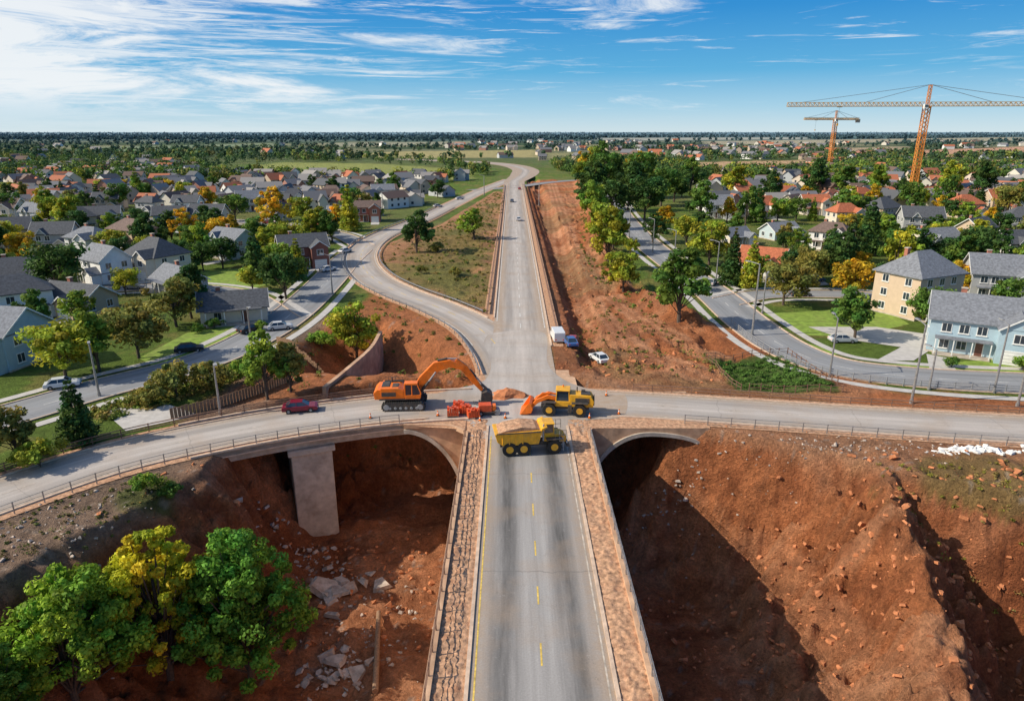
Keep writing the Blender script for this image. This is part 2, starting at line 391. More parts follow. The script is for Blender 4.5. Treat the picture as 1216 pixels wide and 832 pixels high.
for q,(tr,wd) in zip(TRW,TRK):
    d=pld(q,X,Y); col=lay(col,dz*(1-sstep(wd*.7,wd*1.3,d+(nB-.5)*2))*.85,REDL*1.05)
    col=lay(col,dz*(1-sstep(.3,.8,np.abs(d-1.0)))*.5,RED*.8)
col=lay(col,dz*sstep(.51,.58,nA)*.5,C(.25,.18,.08))
col=lay(col,dz*sstep(.50,.60,nB)*.4,REDD)
col=lay(col,dz*(X<13.5)*(X>7)*.6,REDD*1.1)
pitz=sdist([(-75,0),(-64,50),(-46,66),(-40,84),(-44,112),(-38,130),(-22,136),(2,100),(12,96),(30,84),(110,82),(130,0)],X,Y)
w=sstep(-2,2,pitz+(nB-.47)*5); col=lay(col,w,RED)
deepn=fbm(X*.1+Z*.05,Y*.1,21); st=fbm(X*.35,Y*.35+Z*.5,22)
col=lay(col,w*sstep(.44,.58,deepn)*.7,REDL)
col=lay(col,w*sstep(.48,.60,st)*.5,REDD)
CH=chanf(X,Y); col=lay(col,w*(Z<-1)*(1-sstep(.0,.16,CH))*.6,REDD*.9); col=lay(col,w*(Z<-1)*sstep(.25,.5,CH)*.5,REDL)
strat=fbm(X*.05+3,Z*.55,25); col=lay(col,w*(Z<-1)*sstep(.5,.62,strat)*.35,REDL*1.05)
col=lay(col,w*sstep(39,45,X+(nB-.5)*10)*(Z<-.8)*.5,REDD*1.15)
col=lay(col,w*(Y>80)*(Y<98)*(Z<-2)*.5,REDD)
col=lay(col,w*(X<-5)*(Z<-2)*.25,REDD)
rim=w*sstep(-1.6,-.3,Z); col=lay(col,rim*.55,C(.46,.27,.16))
lf=w*(1-sstep(-38,-30,X))*sstep(-3,-.5,Z); col=lay(col,lf*.8,GRAV*.8)
gz=zone(col,[(1035,552),(1080,548),(1400,548),(1400,620),(1216,605),(1100,590)],C(.21,.18,.06),2,7,.65); col=np.where((Z>-2)[:,None],gz,col)
col=zone(col,[(130,585),(200,572),(205,590),(150,600)],C(.10,.14,.03),1,2,.8)
col=zone(col,[(120,500),(235,470),(330,430),(350,400),(380,370),(420,352),(400,350),(340,395),(240,440),(60,495)],C(.23,.23,.05),1.5,4,.8)
col=zone(col,[(200,490),(330,440),(350,455),(300,478)],RED*.9,1.5,4,.8)
col=zone(col,[(300,440),(360,405),(450,345),(540,385),(600,440),(590,468),(330,474)],RED,1.5,4,.9)
LOT=[(838,426),(935,420),(1000,466),(880,463)]
col=zone(col,LOT,C(.11,.17,.04),.6,1)
flatn=(Z>-1.2)|(Z<-14)
sp=T[(X*2.2).astype(int)&255,(Y*2.2).astype(int)&255]; col=lay(col,w*flatn*(sp>.965)*.45,C(.5,.42,.35))
nx,ny=len(xs),len(ys); I=np.arange(nx*ny).reshape(ny,nx)
Fq=np.stack([I[:-1,:-1],I[:-1,1:],I[1:,1:],I[1:,:-1]],-1).reshape(-1,4)
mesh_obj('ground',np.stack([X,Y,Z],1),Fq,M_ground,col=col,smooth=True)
def zat(x,y): return float(terrain(np.array([x],float),np.array([y],float))[0])
def Gt(px,py):
    """first hit of the sight line with the terrain"""
    hs=np.linspace(1,-24,400); p=[G(px,py,h) for h in hs]; zz=terrain(np.array([q[0] for q in p]),np.array([q[1] for q in p]))
    k=int(np.argmax(zz>=hs)) if (zz>=hs).any() else 399
    return p[k][0],p[k][1],float(zz[k])
# ------------------------------------------------------------ roads
for P,w_,z,m,n in ((OVER,9,.03,M_road3,'overpass_street'),(STL3,7,.012,M_road3,'street'),(STL2,7,.016,M_road3,'street'),(STR2,7,.016,M_road3,'street'),(STL,8.5,.020,M_road3,'street'),(STR,9,.024,M_road3,'street')):
    strip(n,P,w_,z,m,nx=3)
    for s in(1,-1):
        sweep('kerb',P,[(s*(w_/2),0),(s*(w_/2),.14),(s*(w_/2+.25),.14),(s*(w_/2+.25),0)][::s],M_kerb)
        if P is not OVER: strip('pavement',P,1.5,.034,M_path,off=s*(w_/2+2.2))
strip('road',RAMP,9,.038,M_road2,nx=3)
sN=arclen(NORTH)
strip('road',NORTH,np.interp(sN,[0,250,420,520,1500],[10,10,15,24,34]),.042,M_road2,nx=3)
strip('road',CROSS,8.6,.046,M_road2,nx=3)
strip('road',MAIN,9.9,.050,M_road,nx=3)
ap=GL([(508,470),(540,462),(575,452),(583,430),(575,405),(590,395),(645,395),(650,430),(668,450),(700,462),(740,467),(740,494),(694,500),(686,520),(565,520),(556,500),(500,497)])
ap=smooth(ap+[ap[0]],1); mesh_obj('junction',[(x,y,.054) for x,y in ap[:-1]],[tuple(range(len(ap)-1))][::1],M_road2,uv=[(x*.35,y) for x,y in ap[:-1]])
def flat(name,P,z,m): 
    P=list(P); 
    a=sum(P[i][0]*P[(i+1)%len(P)][1]-P[(i+1)%len(P)][0]*P[i][1] for i in range(len(P)))
    if a<0: P=P[::-1]
    return mesh_obj(name,[(x,y,z) for x,y in P],[tuple(range(len(P)))],m)
b=MB(); b.prism('core',M_conc2,[(-5.6,-24),(9.4,-24),(9.4,-.02),(-5.6,-.02)],2,99); b.done('road_embankment')
for cx_ in (-4.3,8.2):
    yy=np.arange(4,80,.14); xx=np.linspace(-1.3,1.3,19); A,B=np.meshgrid(xx,yy); hh=np.maximum(fbm(A*5+cx_*9,B*5,51,3)-.40,0)*.45*(1-(np.abs(A)/1.3)**4)+np.maximum(fbm(A*1.1+cx_*9,B*.9,55,2)-.3,0)*.5*(1-(A/1.3)**2)
    VV=np.stack([A.ravel()+cx_,B.ravel(),.03+hh.ravel()],1); J=np.arange(A.size).reshape(A.shape)
    mesh_obj('gravel_shoulder',VV,np.stack([J[:-1,:-1],J[:-1,1:],J[1:,1:],J[1:,:-1]],-1).reshape(-1,4),M_shoulder,smooth=True)
for x in(-3.0,6.9): sweep('kerb',np.array([(x,y) for y in np.arange(4,79,2.)]),[(-.14,0),(-.14,.16),(.14,.16),(.14,0)],M_kerb)
for x in(-5.55,9.35): sweep('parapet_kerb',np.array([(x,y) for y in np.arange(4,78,2.)]),[(-.25,-.6),(-.25,.32),(.25,.32),(.25,-.6)],M_conc2)
def sub(P,x0,x1): return P[(P[:,0]>=x0)&(P[:,0]<=x1)]
BR=sub(CROSS,-40,-4)
sec=[(-5.5,-.03),(5.5,-.03),(5.5,-.55),(4.3,-.75),(4.3,-1.9),(3.3,-1.9),(3.3,-.8),(-3.3,-.8),(-3.3,-1.9),(-4.3,-1.9),(-4.3,-.75),(-5.5,-.55)]
e=bpy.data.objects.new('concrete_bridge',None); scene.collection.objects.link(e)
sweep('deck',BR,sec[::-1],M_conc,parent=e)
BRr=sub(CROSS,6,26); sweep('deck_right',BRr,sec[::-1],M_conc,parent=e)
for s_ in(1,-1):
    sweep('edge_beam',BR,[(s_*5.5,-.7),(s_*5.5,.22),(s_*5.15,.22),(s_*5.15,-.7)][::s_],M_kerb,parent=e)
def shoulder(P,s_,w0,w1,z,m,name='gravel_shoulder'): strip(name,P,w1-w0,z,m,off=s_*(w0+w1)/2)
shoulder(CROSS,1,4.3,5.6,.02,M_shoulder); shoulder(CROSS,-1,4.3,5.6,.02,M_shoulder)
pb=MB(); cx,cy=G(366,521); 
k=np.argmin(np.hypot(CROSS[:,0]-cx,CROSS[:,1]-cy)); pc=CROSS[k]; 
tn=normals(CROSS)[k]; ang=math.atan2(tn[1],tn[0])-math.pi/2
pb.box('cap',M_conc,(0,0,-2.3),(5.6,9.8,.8)); pb.box('shaft',M_conc,(0,0,-10),(4.9,9.0,14.6)); pb.box('footing',M_conc,(0,0,-16.2),(6.6,10.6,1.6))
pb.done('bridge_pier',(pc[0],pc[1],0),ang,bevel=.12)
def spandrel(x0,x1,ztop,zbot,y0,y1):
    q=[]
    for i in range(17):
        t=math.pi/2*i/16; q.append((x0+(x1-x0)*math.sin(t), zbot+(ztop-zbot)*math.cos(t)))
    b=MB(); m=.5; s=1 if x1>x0 else -1
    def inn(i): 
        t=math.pi/2*i/16; return (x0+(x1-x0-s*m)*math.sin(t), zbot+(ztop-zbot-m)*math.cos(t))
    for i in range(16):
        a,c=q[i],q[i+1]
        b.prism('spandrel',M_conc2,[a,c,(c[0],-.02),(a[0],-.02)],y0,y1)
        b.prism('arch_ring',M_conc,[a,c,inn(i+1),inn(i)],y0-.25,y1+.25)
    b.done('arch_abutment')
spandrel(-13.5,-5.7,-.5,-12,78.2,90)
spandrel(17.0,9.5,-.5,-9,77.4,90)
spandrel(17.0,24.5,-.5,-3.2,77.4,90)
sweep('verge_edge',smooth([(-13.5,78.2),(-8,78.0),(-5.8,76.5)],.5),[(-.18,-.3),(-.18,.2),(.18,.2),(.18,-.3)],M_conc2)
flat('gravel_verge',[(-13.5,78.2),(-13.5,81),(-2.8,81.5),(-2.8,77),(-5.7,77)],.012,M_shoulder)
flat('gravel_verge',[(9.3,76),(6.8,77),(6.8,82),(25,81.5),(24.5,77.4),(10,77.4)],.012,M_shoulder)
RP=RAMP[(RAMP[:,1]>95)&(RAMP[:,1]<150)]
sweep('ramp_viaduct',RP,[(-5.2,-.03),(5.2,-.03),(5.2,-.5),(3.9,-1.5),(-3.9,-1.5),(-5.2,-.5)][::-1],M_conc)
pts,nn=along(RP,11,8)
for p,n in zip(pts,nn):
    b=MB(); b.box('shaft',M_conc,(0,0,-4.4),(1.2,6.5,6)); b.done('bridge_pier',(p[0],p[1],0),math.atan2(n[1],n[0])-math.pi/2,bevel=.08)
def away(P,off,other,d):
    q=P+normals(P)*off; k=pld(other,q[:,0],q[:,1])>d
    i=int(np.argmax(k)); j=len(k)
    for t in range(i,len(k)):
        if not k[t]: j=t; break
    return P[i:j]
shoulder(RAMP,1,4.5,5.6,.015,M_shoulder); shoulder(RAMP,-1,4.5,5.6,.015,M_shoulder)
NN=NORTH[(NORTH[:,1]>110)&(NORTH[:,1]<480)]
shoulder(NN,1,5.0,7.2,.017,M_shoulder); shoulder(NN,-1,5.0,7.2,.017,M_shoulder)
RQ=RAMP[(RAMP[:,1]>97)&(RAMP[:,1]<330)]
kb=[(-.15,0),(-.15,.2),(.15,.2),(.15,0)]
for P,o,oth,dd_ in ((NN,5.1,RAMP[::3],5.2),(NN,-5.1,RAMP[::3],1),(RQ,4.6,CROSS[::3],5.2),(RQ,-4.6,NORTH[::2],5.8)):
    sweep('kerb',away(P,o,oth,dd_),[(o+a,z) for a,z in kb],M_kerb)
CL=sub(CROSS,-80,-10); CRt=sub(CROSS,12,150)
for P in (CL,CRt):
    for o in(4.35,-4.35): sweep('kerb',P,[(o-.12,0),(o-.12,.17),(o+.12,.17),(o+.12,0)],M_kerb)
MS=MAIN[MAIN[:,1]<76]
dashes('lane_marking',MS,-.10,.13,2.2,4.2,.058,M_yel)
for o in(4.45,-4.45): strip('edge_line',MS,.12,.058,M_yel if o>0 else M_dust,off=o)
NS=NORTH[NORTH[:,1]>120]
dashes('lane_marking',NS[:130],.0,.16,3,5,.060,M_white)
strip('edge_line',NS[:120],.14,.060,M_white,off=-4.5); strip('edge_line',away(NS[:120],4.5,RAMP[::3],5),.14,.060,M_white,off=4.5)
RS=RAMP[RAMP[:,1]>112]
strip('edge_line',RS,.13,.060,M_white,off=4.0); strip('edge_line',away(RS,-4,NORTH[::2],5),.13,.060,M_white,off=-4.0); dashes('lane_marking',RS,0,.13,3,4,.060,M_yel)
for P in(sub(CROSS,-90,-14),sub(CROSS,18,150)):
    for o in(3.7,-3.7): strip('edge_line',P,.12,.062,M_dust,off=o)
    dashes('lane_marking',P,0,.12,3,5,.062,M_dust)
for P in(STL,STR): dashes('lane_marking',P,0,.13,3,4,.032,M_white)
# ------------------------------------------------------------ fences / rails
def fence(name,P,off,hgt=1.1,sp=2.5,rails=(.5,1.0),mat=None,t=.05,post=.09,zf=None,z0=0):
    mat=mat or M_rust; b=MB(); pts,nn=along(P,sp)
    q=pts+nn*off
    zz=[(zat(*p) if zf else z0) for p in q]
    for (x,y),z in zip(q,zz):
        a=random.gauss(0,.025); b.box('posts',mat,(x,y,z+hgt/2),(post,post,hgt+.1),ry=a)
    n=normals(q)
    for r in rails:
        V=[];Fc=[]
        for i in range(len(q)):
            for a,h in((-t/2,-t/2),(t/2,-t/2),(t/2,t/2),(-t/2,t/2)): V.append((*(q[i]+n[i]*a),zz[i]+r+h))
        for i in range(len(q)-1):
            for j in range(4): Fc.append((i*4+j,i*4+(j+1)%4,i*4+4+(j+1)%4,i*4+4+j))
        b.add('rails',mat,V,Fc)
    return b.done(name)
fence('guard_fence',np.array([(-5.55,y) for y in np.arange(6,79,1.)]),0,1.15,2.2,(.55,.85,1.15),M_rust,z0=.3)
fence('guard_fence',np.array([(9.35,y) for y in np.arange(6,76,1.)]),0,1.15,2.2,(.55,.85,1.15),M_steel,z0=.3)
fence('guard_fence',sub(CROSS,-85,-13),-5.3,1.2,2.6,(.4,.8,1.2),M_steel,.04,z0=.1)
fence('guard_fence',sub(CROSS,-85,-12),5.3,1.1,2.6,(.5,.75,1.05),M_rust,.10,z0=.0)
fence('guard_fence',sub(CROSS,22,130),-5.3,1.2,2.8,(.4,.8,1.2),M_steel,.04)
fence('guard_fence',sub(CROSS,16,130),5.3,1.0,2.6,(.5,.95),M_rust,.1)
NR=NORTH[(NORTH[:,1]>118)&(NORTH[:,1]<470)]
fence('guard_rail',NR,-6.6,.85,4,(.65,),M_rust,.3,.15); fence('guard_rail',away(NR,6.6,RAMP[::3],5.5),6.6,.85,4,(.65,),M_rust,.3,.15)
fence('guard_rail',away(RQ,5.2,CROSS[::3],6),5.2,.9,3,(.7,),M_steel,.2,.12)
fence('guard_rail',away(RQ,-5.2,NORTH[::2],7),-5.2,.9,3,(.7,),M_steel,.2,.12)
fence('white_railing',smooth(GL([(868,385),(888,402),(925,425),(975,443),(1060,457),(1216,467),(1450,476)])),0,1.1,2.2,(.35,.7,1.05),M_grey,.09,.12)
lp=GL(LOT); 
for i in range(4): fence('lot_fence',np.array([np.array(lp[i])*(1-t)+np.array(lp[(i+1)%4])*t for t in np.linspace(0,1,12)]),0,1.1,1.6,(.5,1.0),M_rust,.06,.10,zf=1)
def wfence(pts,h=1.8):
    P=smooth(pts,1); b=MB(); q,nn=along(P,.45)
    for i,((x,y),n) in enumerate(zip(q,nn)):
        hh=h+.06*math.sin(i*2.1); b.box('boards',M_wood,(x,y,zat(x,y)+hh/2),(.40,.05,hh),math.atan2(n[1],n[0])-math.pi/2)
    b.done('wooden_fence')
wfence(GL([(205,497),(250,486),(300,470),(345,452)]),1.5)
wfence(GL([(330,408),(362,414),(400,422),(440,430)]),1.3)
sweep('retaining_wall',smooth(GL([(385,462),(412,440),(440,415),(452,395)])),[(-.3,-7),(-.3,.35),(.3,.35),(.3,-7)],M_conc2)
# ------------------------------------------------------------ trees
def leafcloud(cent,rad,n,size,r,flat=.75):
    k=len(cent); idx=r.integers(0,k,n); c=cent[idx]; rr=rad[idx]
    d=r.normal(size=(n,3)); d/=np.linalg.norm(d,axis=1)[:,None]
    p=c+d*(rr*(r.random(n)**.35))[:,None]*np.array([1,1,flat])
    nm=d+r.normal(size=(n,3))*.55; nm[:,2]+=.25; nm/=np.linalg.norm(nm,axis=1)[:,None]
    u=np.cross(nm,r.normal(size=(n,3))); u/=np.linalg.norm(u,axis=1)[:,None]; w=np.cross(nm,u)
    s=size*(.6+.8*r.random(n))[:,None]
    V=np.stack([p-u*s,p+w*s*.6,p+u*s,p-w*s*.6],1).reshape(-1,3)
    return V,idx
def tree_mesh(name,seed,Ht=10.,D=8.,nleaf=3400,leaf=.28,K=48,base=.12,kind='round',cone=0.,cr=(.07,.10),spread=.92):
    r=np.random.default_rng(seed); cents=[];rads=[]
    if kind=='pine':
        for z in np.linspace(.12,.97,12):
            R=D/2*(1-z)**.85+.05; m=max(2,int(9*(1-z)+2))
            for j in range(m):
                a=2*math.pi*(j/m)+r.random()*.8; q=R*(.55+.3*r.random()); cents.append((q*math.cos(a),q*math.sin(a),z*Ht-q*.18)); rads.append(R*.36+.16)
    else:
        while len(cents)<K:
            d=r.normal(size=3); d/=np.linalg.norm(d); q=(.30+.70*r.random()**.8)*spread
            zc=Ht*(base+(1-base)*.5); p=np.array([d[0]*D/2*q,d[1]*D/2*q,zc+d[2]*Ht*(1-base)*.5*q])
            if d[2]<-.78: continue
            f=1-cone*max(0,(p[2]/Ht-.4)); p[:2]*=f
            cents.append(p); rads.append(D*(cr[0]+cr[1]*r.random())*(.6+.4*f))
    cents=np.array(cents);rads=np.array(rads)
    if kind!='pine': cents[:,:2]+=np.array([.06*D*math.sin(seed),.06*D*math.cos(seed*2)])
    V,idx=leafcloud(cents,rads,nleaf,leaf,r,.8)
    cb=.62+.76*r.random(len(cents)); c=cb[idx]*(.7+.6*r.random(nleaf)); hue=r.random(len(cents))[idx]
    col=np.stack([c*(1+.5*(hue-.5)),c,c*(1-.3*(hue-.5))],1); col=np.repeat(col,4,0)
    Fq=np.arange(nleaf*4).reshape(-1,4)
    b=MB(); tz=Ht*(base+.15); b.cyl('t',M_bark,(0,0,-.6),(.1,.05,tz*.55),.026*Ht,.020*Ht,8); b.cyl('t',M_bark,(.1,.05,tz*.55),(0,.1,Ht*(.9 if kind=='pine' else .72)),.020*Ht,.006*Ht,7)
    if kind!='pine':
        for c_ in cents[::2]:
            z0=min(Ht*(base*.7)+r.random()*Ht*.35,c_[2]*.8); b.cyl('t',M_bark,(.05,.05,z0),tuple(c_),.008*Ht,.002*Ht,5)
    tv,tf,_=b.p['t']; tv=np.array([tuple(v) for v in tv]); n0=len(V)
    allV=np.vstack([V,tv]); fs=[tuple(f) for f in Fq.tolist()]+[tuple(i+n0 for i in f) for f in tf]
    colA=np.vstack([col,np.ones((len(tv),3))])
    o=mesh_obj(name,allV,fs,mats=[M_leaf,M_bark],mi=[0]*len(Fq)+[1]*len(tf),col=colA)
    me=o.data; bpy.data.objects.remove(o); return me
TM=[tree_mesh('tree_a',1,Ht=9.5,K=52),tree_mesh('tree_b',2,Ht=10,D=7.6,K=46,cone=.6),tree_mesh('tree_c',3,Ht=9,D=8.5,K=58),tree_mesh('tree_d',4,Ht=10,D=7,K=42,cone=.9,base=.1),tree_mesh('tree_e',5,Ht=9,D=8.2,K=38,cone=.3,base=.1,cr=(.09,.12)),tree_mesh('tree_f',6,Ht=10,D=7.8,K=60,cone=.5,cr=(.06,.08),spread=1.0)]
TP=tree_mesh('pine_mesh',8,Ht=10,D=5.2,nleaf=3000,leaf=.25,kind='pine')
TB=tree_mesh('bush_mesh',9,Ht=5,D=7,nleaf=2200,leaf=.24,K=30,base=.03)
DKG=(.065,.13,.03);MG=(.12,.21,.035);YG=(.34,.36,.035);OL=(.25,.23,.05);YE=(.60,.40,.03);LG=(.22,.32,.04)
TDIA=[8,7.6,8.5,7,8.2,7.8]; placed=[]
def tree(px,py,cw,colr=MG,kind=None,hs=.92,world=None,dia=None):
    x,y=world if world else G(px,py); z=zat(x,y)
    if z<-2 and not world: x,y,z=Gt(px,py)
    D=dia if dia else cw*depth(x,y,z)/F
    if kind=='pine': me,nd,nm=TP,5.2,'pine_tree'
    elif kind=='bush': me,nd,nm=TB,7,'bush'
    else:
        i=random.randrange(6); me,nd,nm=TM[i],TDIA[i],'tree'
    o=bpy.data.objects.new(nm,me); scene.collection.objects.link(o); s=D/nd
    o.location=(x,y,z); o.scale=(s,s*random.uniform(.9,1.1),s*hs*random.uniform(.88,1.12)); o.rotation_euler=(0,0,random.random()*6.28)
    j=random.uniform(.88,1.12); o.color=(colr[0]*j,colr[1]*j,colr[2]*j,1); placed.append((x,y,D/2))
TL=[(70,350,74,DKG),(78,447,75,YG),(118,440,60,LG),(165,425,80,OL),(210,388,62,OL),(228,378,50,DKG),(340,355,62,DKG),(318,474,66,LG),(345,465,45,OL),(424,428,66,YG),(382,415,38,LG,'bush'),
(340,305,42,YG),(235,312,38,LG),(325,272,40,YE),(360,268,38,YG),(205,288,36,DKG),(258,285,36,DKG),(395,288,36,MG),(280,262,36,MG),(495,300,46,DKG),(563,284,36,LG),(520,300,22,OL,'bush'),(540,330,18,OL,'bush'),(500,325,16,OL,'bush'),
(95,525,50,DKG,'pine'),(22,545,70,OL),(48,555,56,YG,'bush'),(-20,560,60,MG),(60,270,34,YG),(18,262,34,MG),(140,250,30,MG),(90,255,30,LG),(300,315,22,DKG),(415,255,30,MG),(447,262,20,LG),(520,235,22,DKG),(470,232,22,MG),
(205,590,30,MG,'bush'),(175,585,40,LG,'bush'),(125,292,24,DKG),(60,330,40,LG,'bush'),(10,300,40,YG),(150,392,30,MG),(325,435,26,YG,'bush'),(210,470,60,OL,'bush'),(250,462,50,OL,'bush'),(180,480,44,OL,'bush'),(285,450,40,LG,'bush'),
(740,345,48,YG),(722,322,50,YG),(712,290,44,YG),(706,272,40,LG),(704,250,44,DKG),(725,262,50,DKG),(745,250,52,DKG),(718,235,48,MG),(765,262,48,DKG),(705,225,44,MG),(735,228,44,DKG),(760,235,50,MG),(775,288,34,DKG),(752,218,34,YE),(785,245,44,MG),(695,222,34,LG),(738,218,26,YE),(728,300,40,MG),
(806,387,74,MG),(842,315,54,YG),(815,292,40,YG),(868,338,36,DKG,'pine'),(930,362,60,OL),(955,342,50,OL),(1012,358,60,YE),(1015,402,60,MG),(1062,330,50,YG),(1048,345,34,DKG),(1105,392,52,MG),(1160,322,54,DKG),(885,268,36,MG),(910,245,34,DKG),(1035,290,34,YG),
(830,265,40,MG),(870,240,36,YG),(945,262,34,MG),(965,232,36,DKG),(1000,235,34,MG),(1040,240,34,LG),(1125,250,34,MG),(1165,240,36,DKG),(1190,255,36,OL),(1050,300,34,LG),(1215,440,30,LG,'bush'),(1080,250,34,MG),(1130,235,34,YG),(800,240,44,DKG),(820,232,40,MG),
(950,320,34,MG),(985,320,30,DKG,'pine'),(1075,300,30,MG),(1215,250,34,MG),(835,345,24,LG,'bush'),(700,205,30,YE),(1200,370,40,MG),(1110,340,34,DKG),(905,330,30,LG),(1130,436,22,MG,'bush'),(1095,380,20,LG,'bush'),(1000,385,18,MG,'bush'),(255,390,22,MG,'bush'),(310,392,18,LG,'bush'),(235,395,18,MG,'bush'),(1210,415,36,OL),(1140,350,40,YE),(40,400,46,MG),(100,385,40,LG),(150,350,36,YG),(300,345,34,YG)]
for t in TL: tree(*t)
NT=[tree_mesh('near_tree_a',31,Ht=12.5,D=10,nleaf=30000,leaf=.15,K=230,base=.03,cone=.75,cr=(.04,.06),spread=1.0),tree_mesh('near_tree_b',32,Ht=12,D=8.2,nleaf=22000,leaf=.15,K=170,base=.06,cone=.85,cr=(.04,.06),spread=1.0),tree_mesh('near_tree_c',33,Ht=10.5,D=9.5,nleaf=24000,leaf=.15,K=190,base=.03,cone=.8,cr=(.04,.06),spread=1.0)]
def ntree(i,px,py,c,s,rot):
    x,y,z=Gt(px,py); o=bpy.data.objects.new('tree',NT[i]); scene.collection.objects.link(o); o.location=(x,y,z); o.scale=(s,)*3; o.rotation_euler=(0,0,rot); o.color=(*c,1); print('neartree',x,y,z)
ntree(0,298,806,(.14,.29,.035),1.28,0); ntree(1,203,802,(.52,.48,.03),1.32,1.1); ntree(2,92,838,(.24,.40,.04),1.25,2.); ntree(1,0,890,(.14,.25,.03),.9,4.); ntree(2,262,772,(.26,.40,.035),.8,1.)
# ------------------------------------------------------------ houses
WALLS={'cream':(.68,.60,.48),'white':(.78,.77,.73),'blue':(.38,.50,.56),'beige':(.56,.42,.29),'brown':(.25,.10,.075),'grey':(.42,.42,.41),'tan':(.58,.44,.31),'teal':(.46,.55,.57),'brick':(.38,.15,.10)}
ROOFS={'d':(.085,.09,.10),'g':(.19,.20,.22),'b':(.16,.11,.09),'r':(.42,.13,.06)}
houses=[]
def window(b,x,y,z,w,h,face):
    s=(-1,1,-1,1)[face]
    def bx(p,m,ww,hh,d,o=0,oz=0):
        if face<2: b.box(p,m,(x+o,y+s*d/2,z+oz),(ww,d,hh))
        else: b.box(p,m,(x+s*d/2,y+o,z+oz),(d,ww,hh))
    bx('window_frames',M_trim,w+.24,h+.24,.05); bx('glass',M_glass,w,h,.075); bx('mullions',M_trim,.07,h,.095); bx('sills',M_trim,w+.4,.08,.16,0,-h/2-.16)
def gable(b,cx,cy,w,d,z0,rise,axis,rm,wm,ov=.5,hip=0):
    M0=b.M
    b.M=M0@Matrix.Translation((cx,cy,0))@(Matrix() if axis=='x' else Matrix.Rotation(math.pi/2,4,'Z'))
    if axis=='y': w,d=d,w
    hw,hd=w/2,d/2; sl=rise/hd; e=z0-ov*sl; t=.18; L=hw+ov; hi=hip*hd
    if not hip:
        for s in(-1,1): 
            V=[(s*hw*.999,-hd,z0),(s*hw*.999,hd,z0),(s*hw*.999,0,z0+rise)]; b.add('walls',wm,V+[(s*(hw-.2),-hd,z0),(s*(hw-.2),hd,z0),(s*(hw-.2),0,z0+rise)],[(0,1,2),(3,5,4),(0,3,4,1),(1,4,5,2),(2,5,3,0)])
    for s in(-1,1):
        A=[(-L,s*(hd+ov),e),(L,s*(hd+ov),e),(L-hi*1.0,0,z0+rise),(-L+hi*1.0,0,z0+rise)]
        B=[(x,y,z+t) for x,y,z in A]
        b.add('roof',rm,A+B,[(0,1,2,3),(4,7,6,5),(0,4,5,1),(1,5,6,2),(2,6,7,3),(3,7,4,0)])
    if hip:
        for s in(-1,1):
            A=[(s*L,-(hd+ov),e),(s*L,hd+ov,e),(s*(L-hi),0,z0+rise)]; B=[(x,y,z+t) for x,y,z in A]
            b.add('roof',rm,A+B,[(0,1,2),(3,5,4),(0,3,4,1),(1,4,5,2),(2,5,3,0)])
    else:
        for s in(-1,1):
            for q in(-1,1):
                V=[(s*(L+.02),q*(hd+ov),e-.1),(s*(L+.02),0,z0+rise-.1),(s*(L+.02),0,z0+rise+t*.9),(s*(L+.02),q*(hd+ov),e+t*.9)]
                V+= [(x+s*.06,y,z) for x,y,z in V]
                b.add('barge_boards',M_trim,V,[(0,1,2,3),(4,7,6,5),(0,4,5,1),(1,5,6,2),(2,6,7,3),(3,7,4,0)])
    b.M=M0
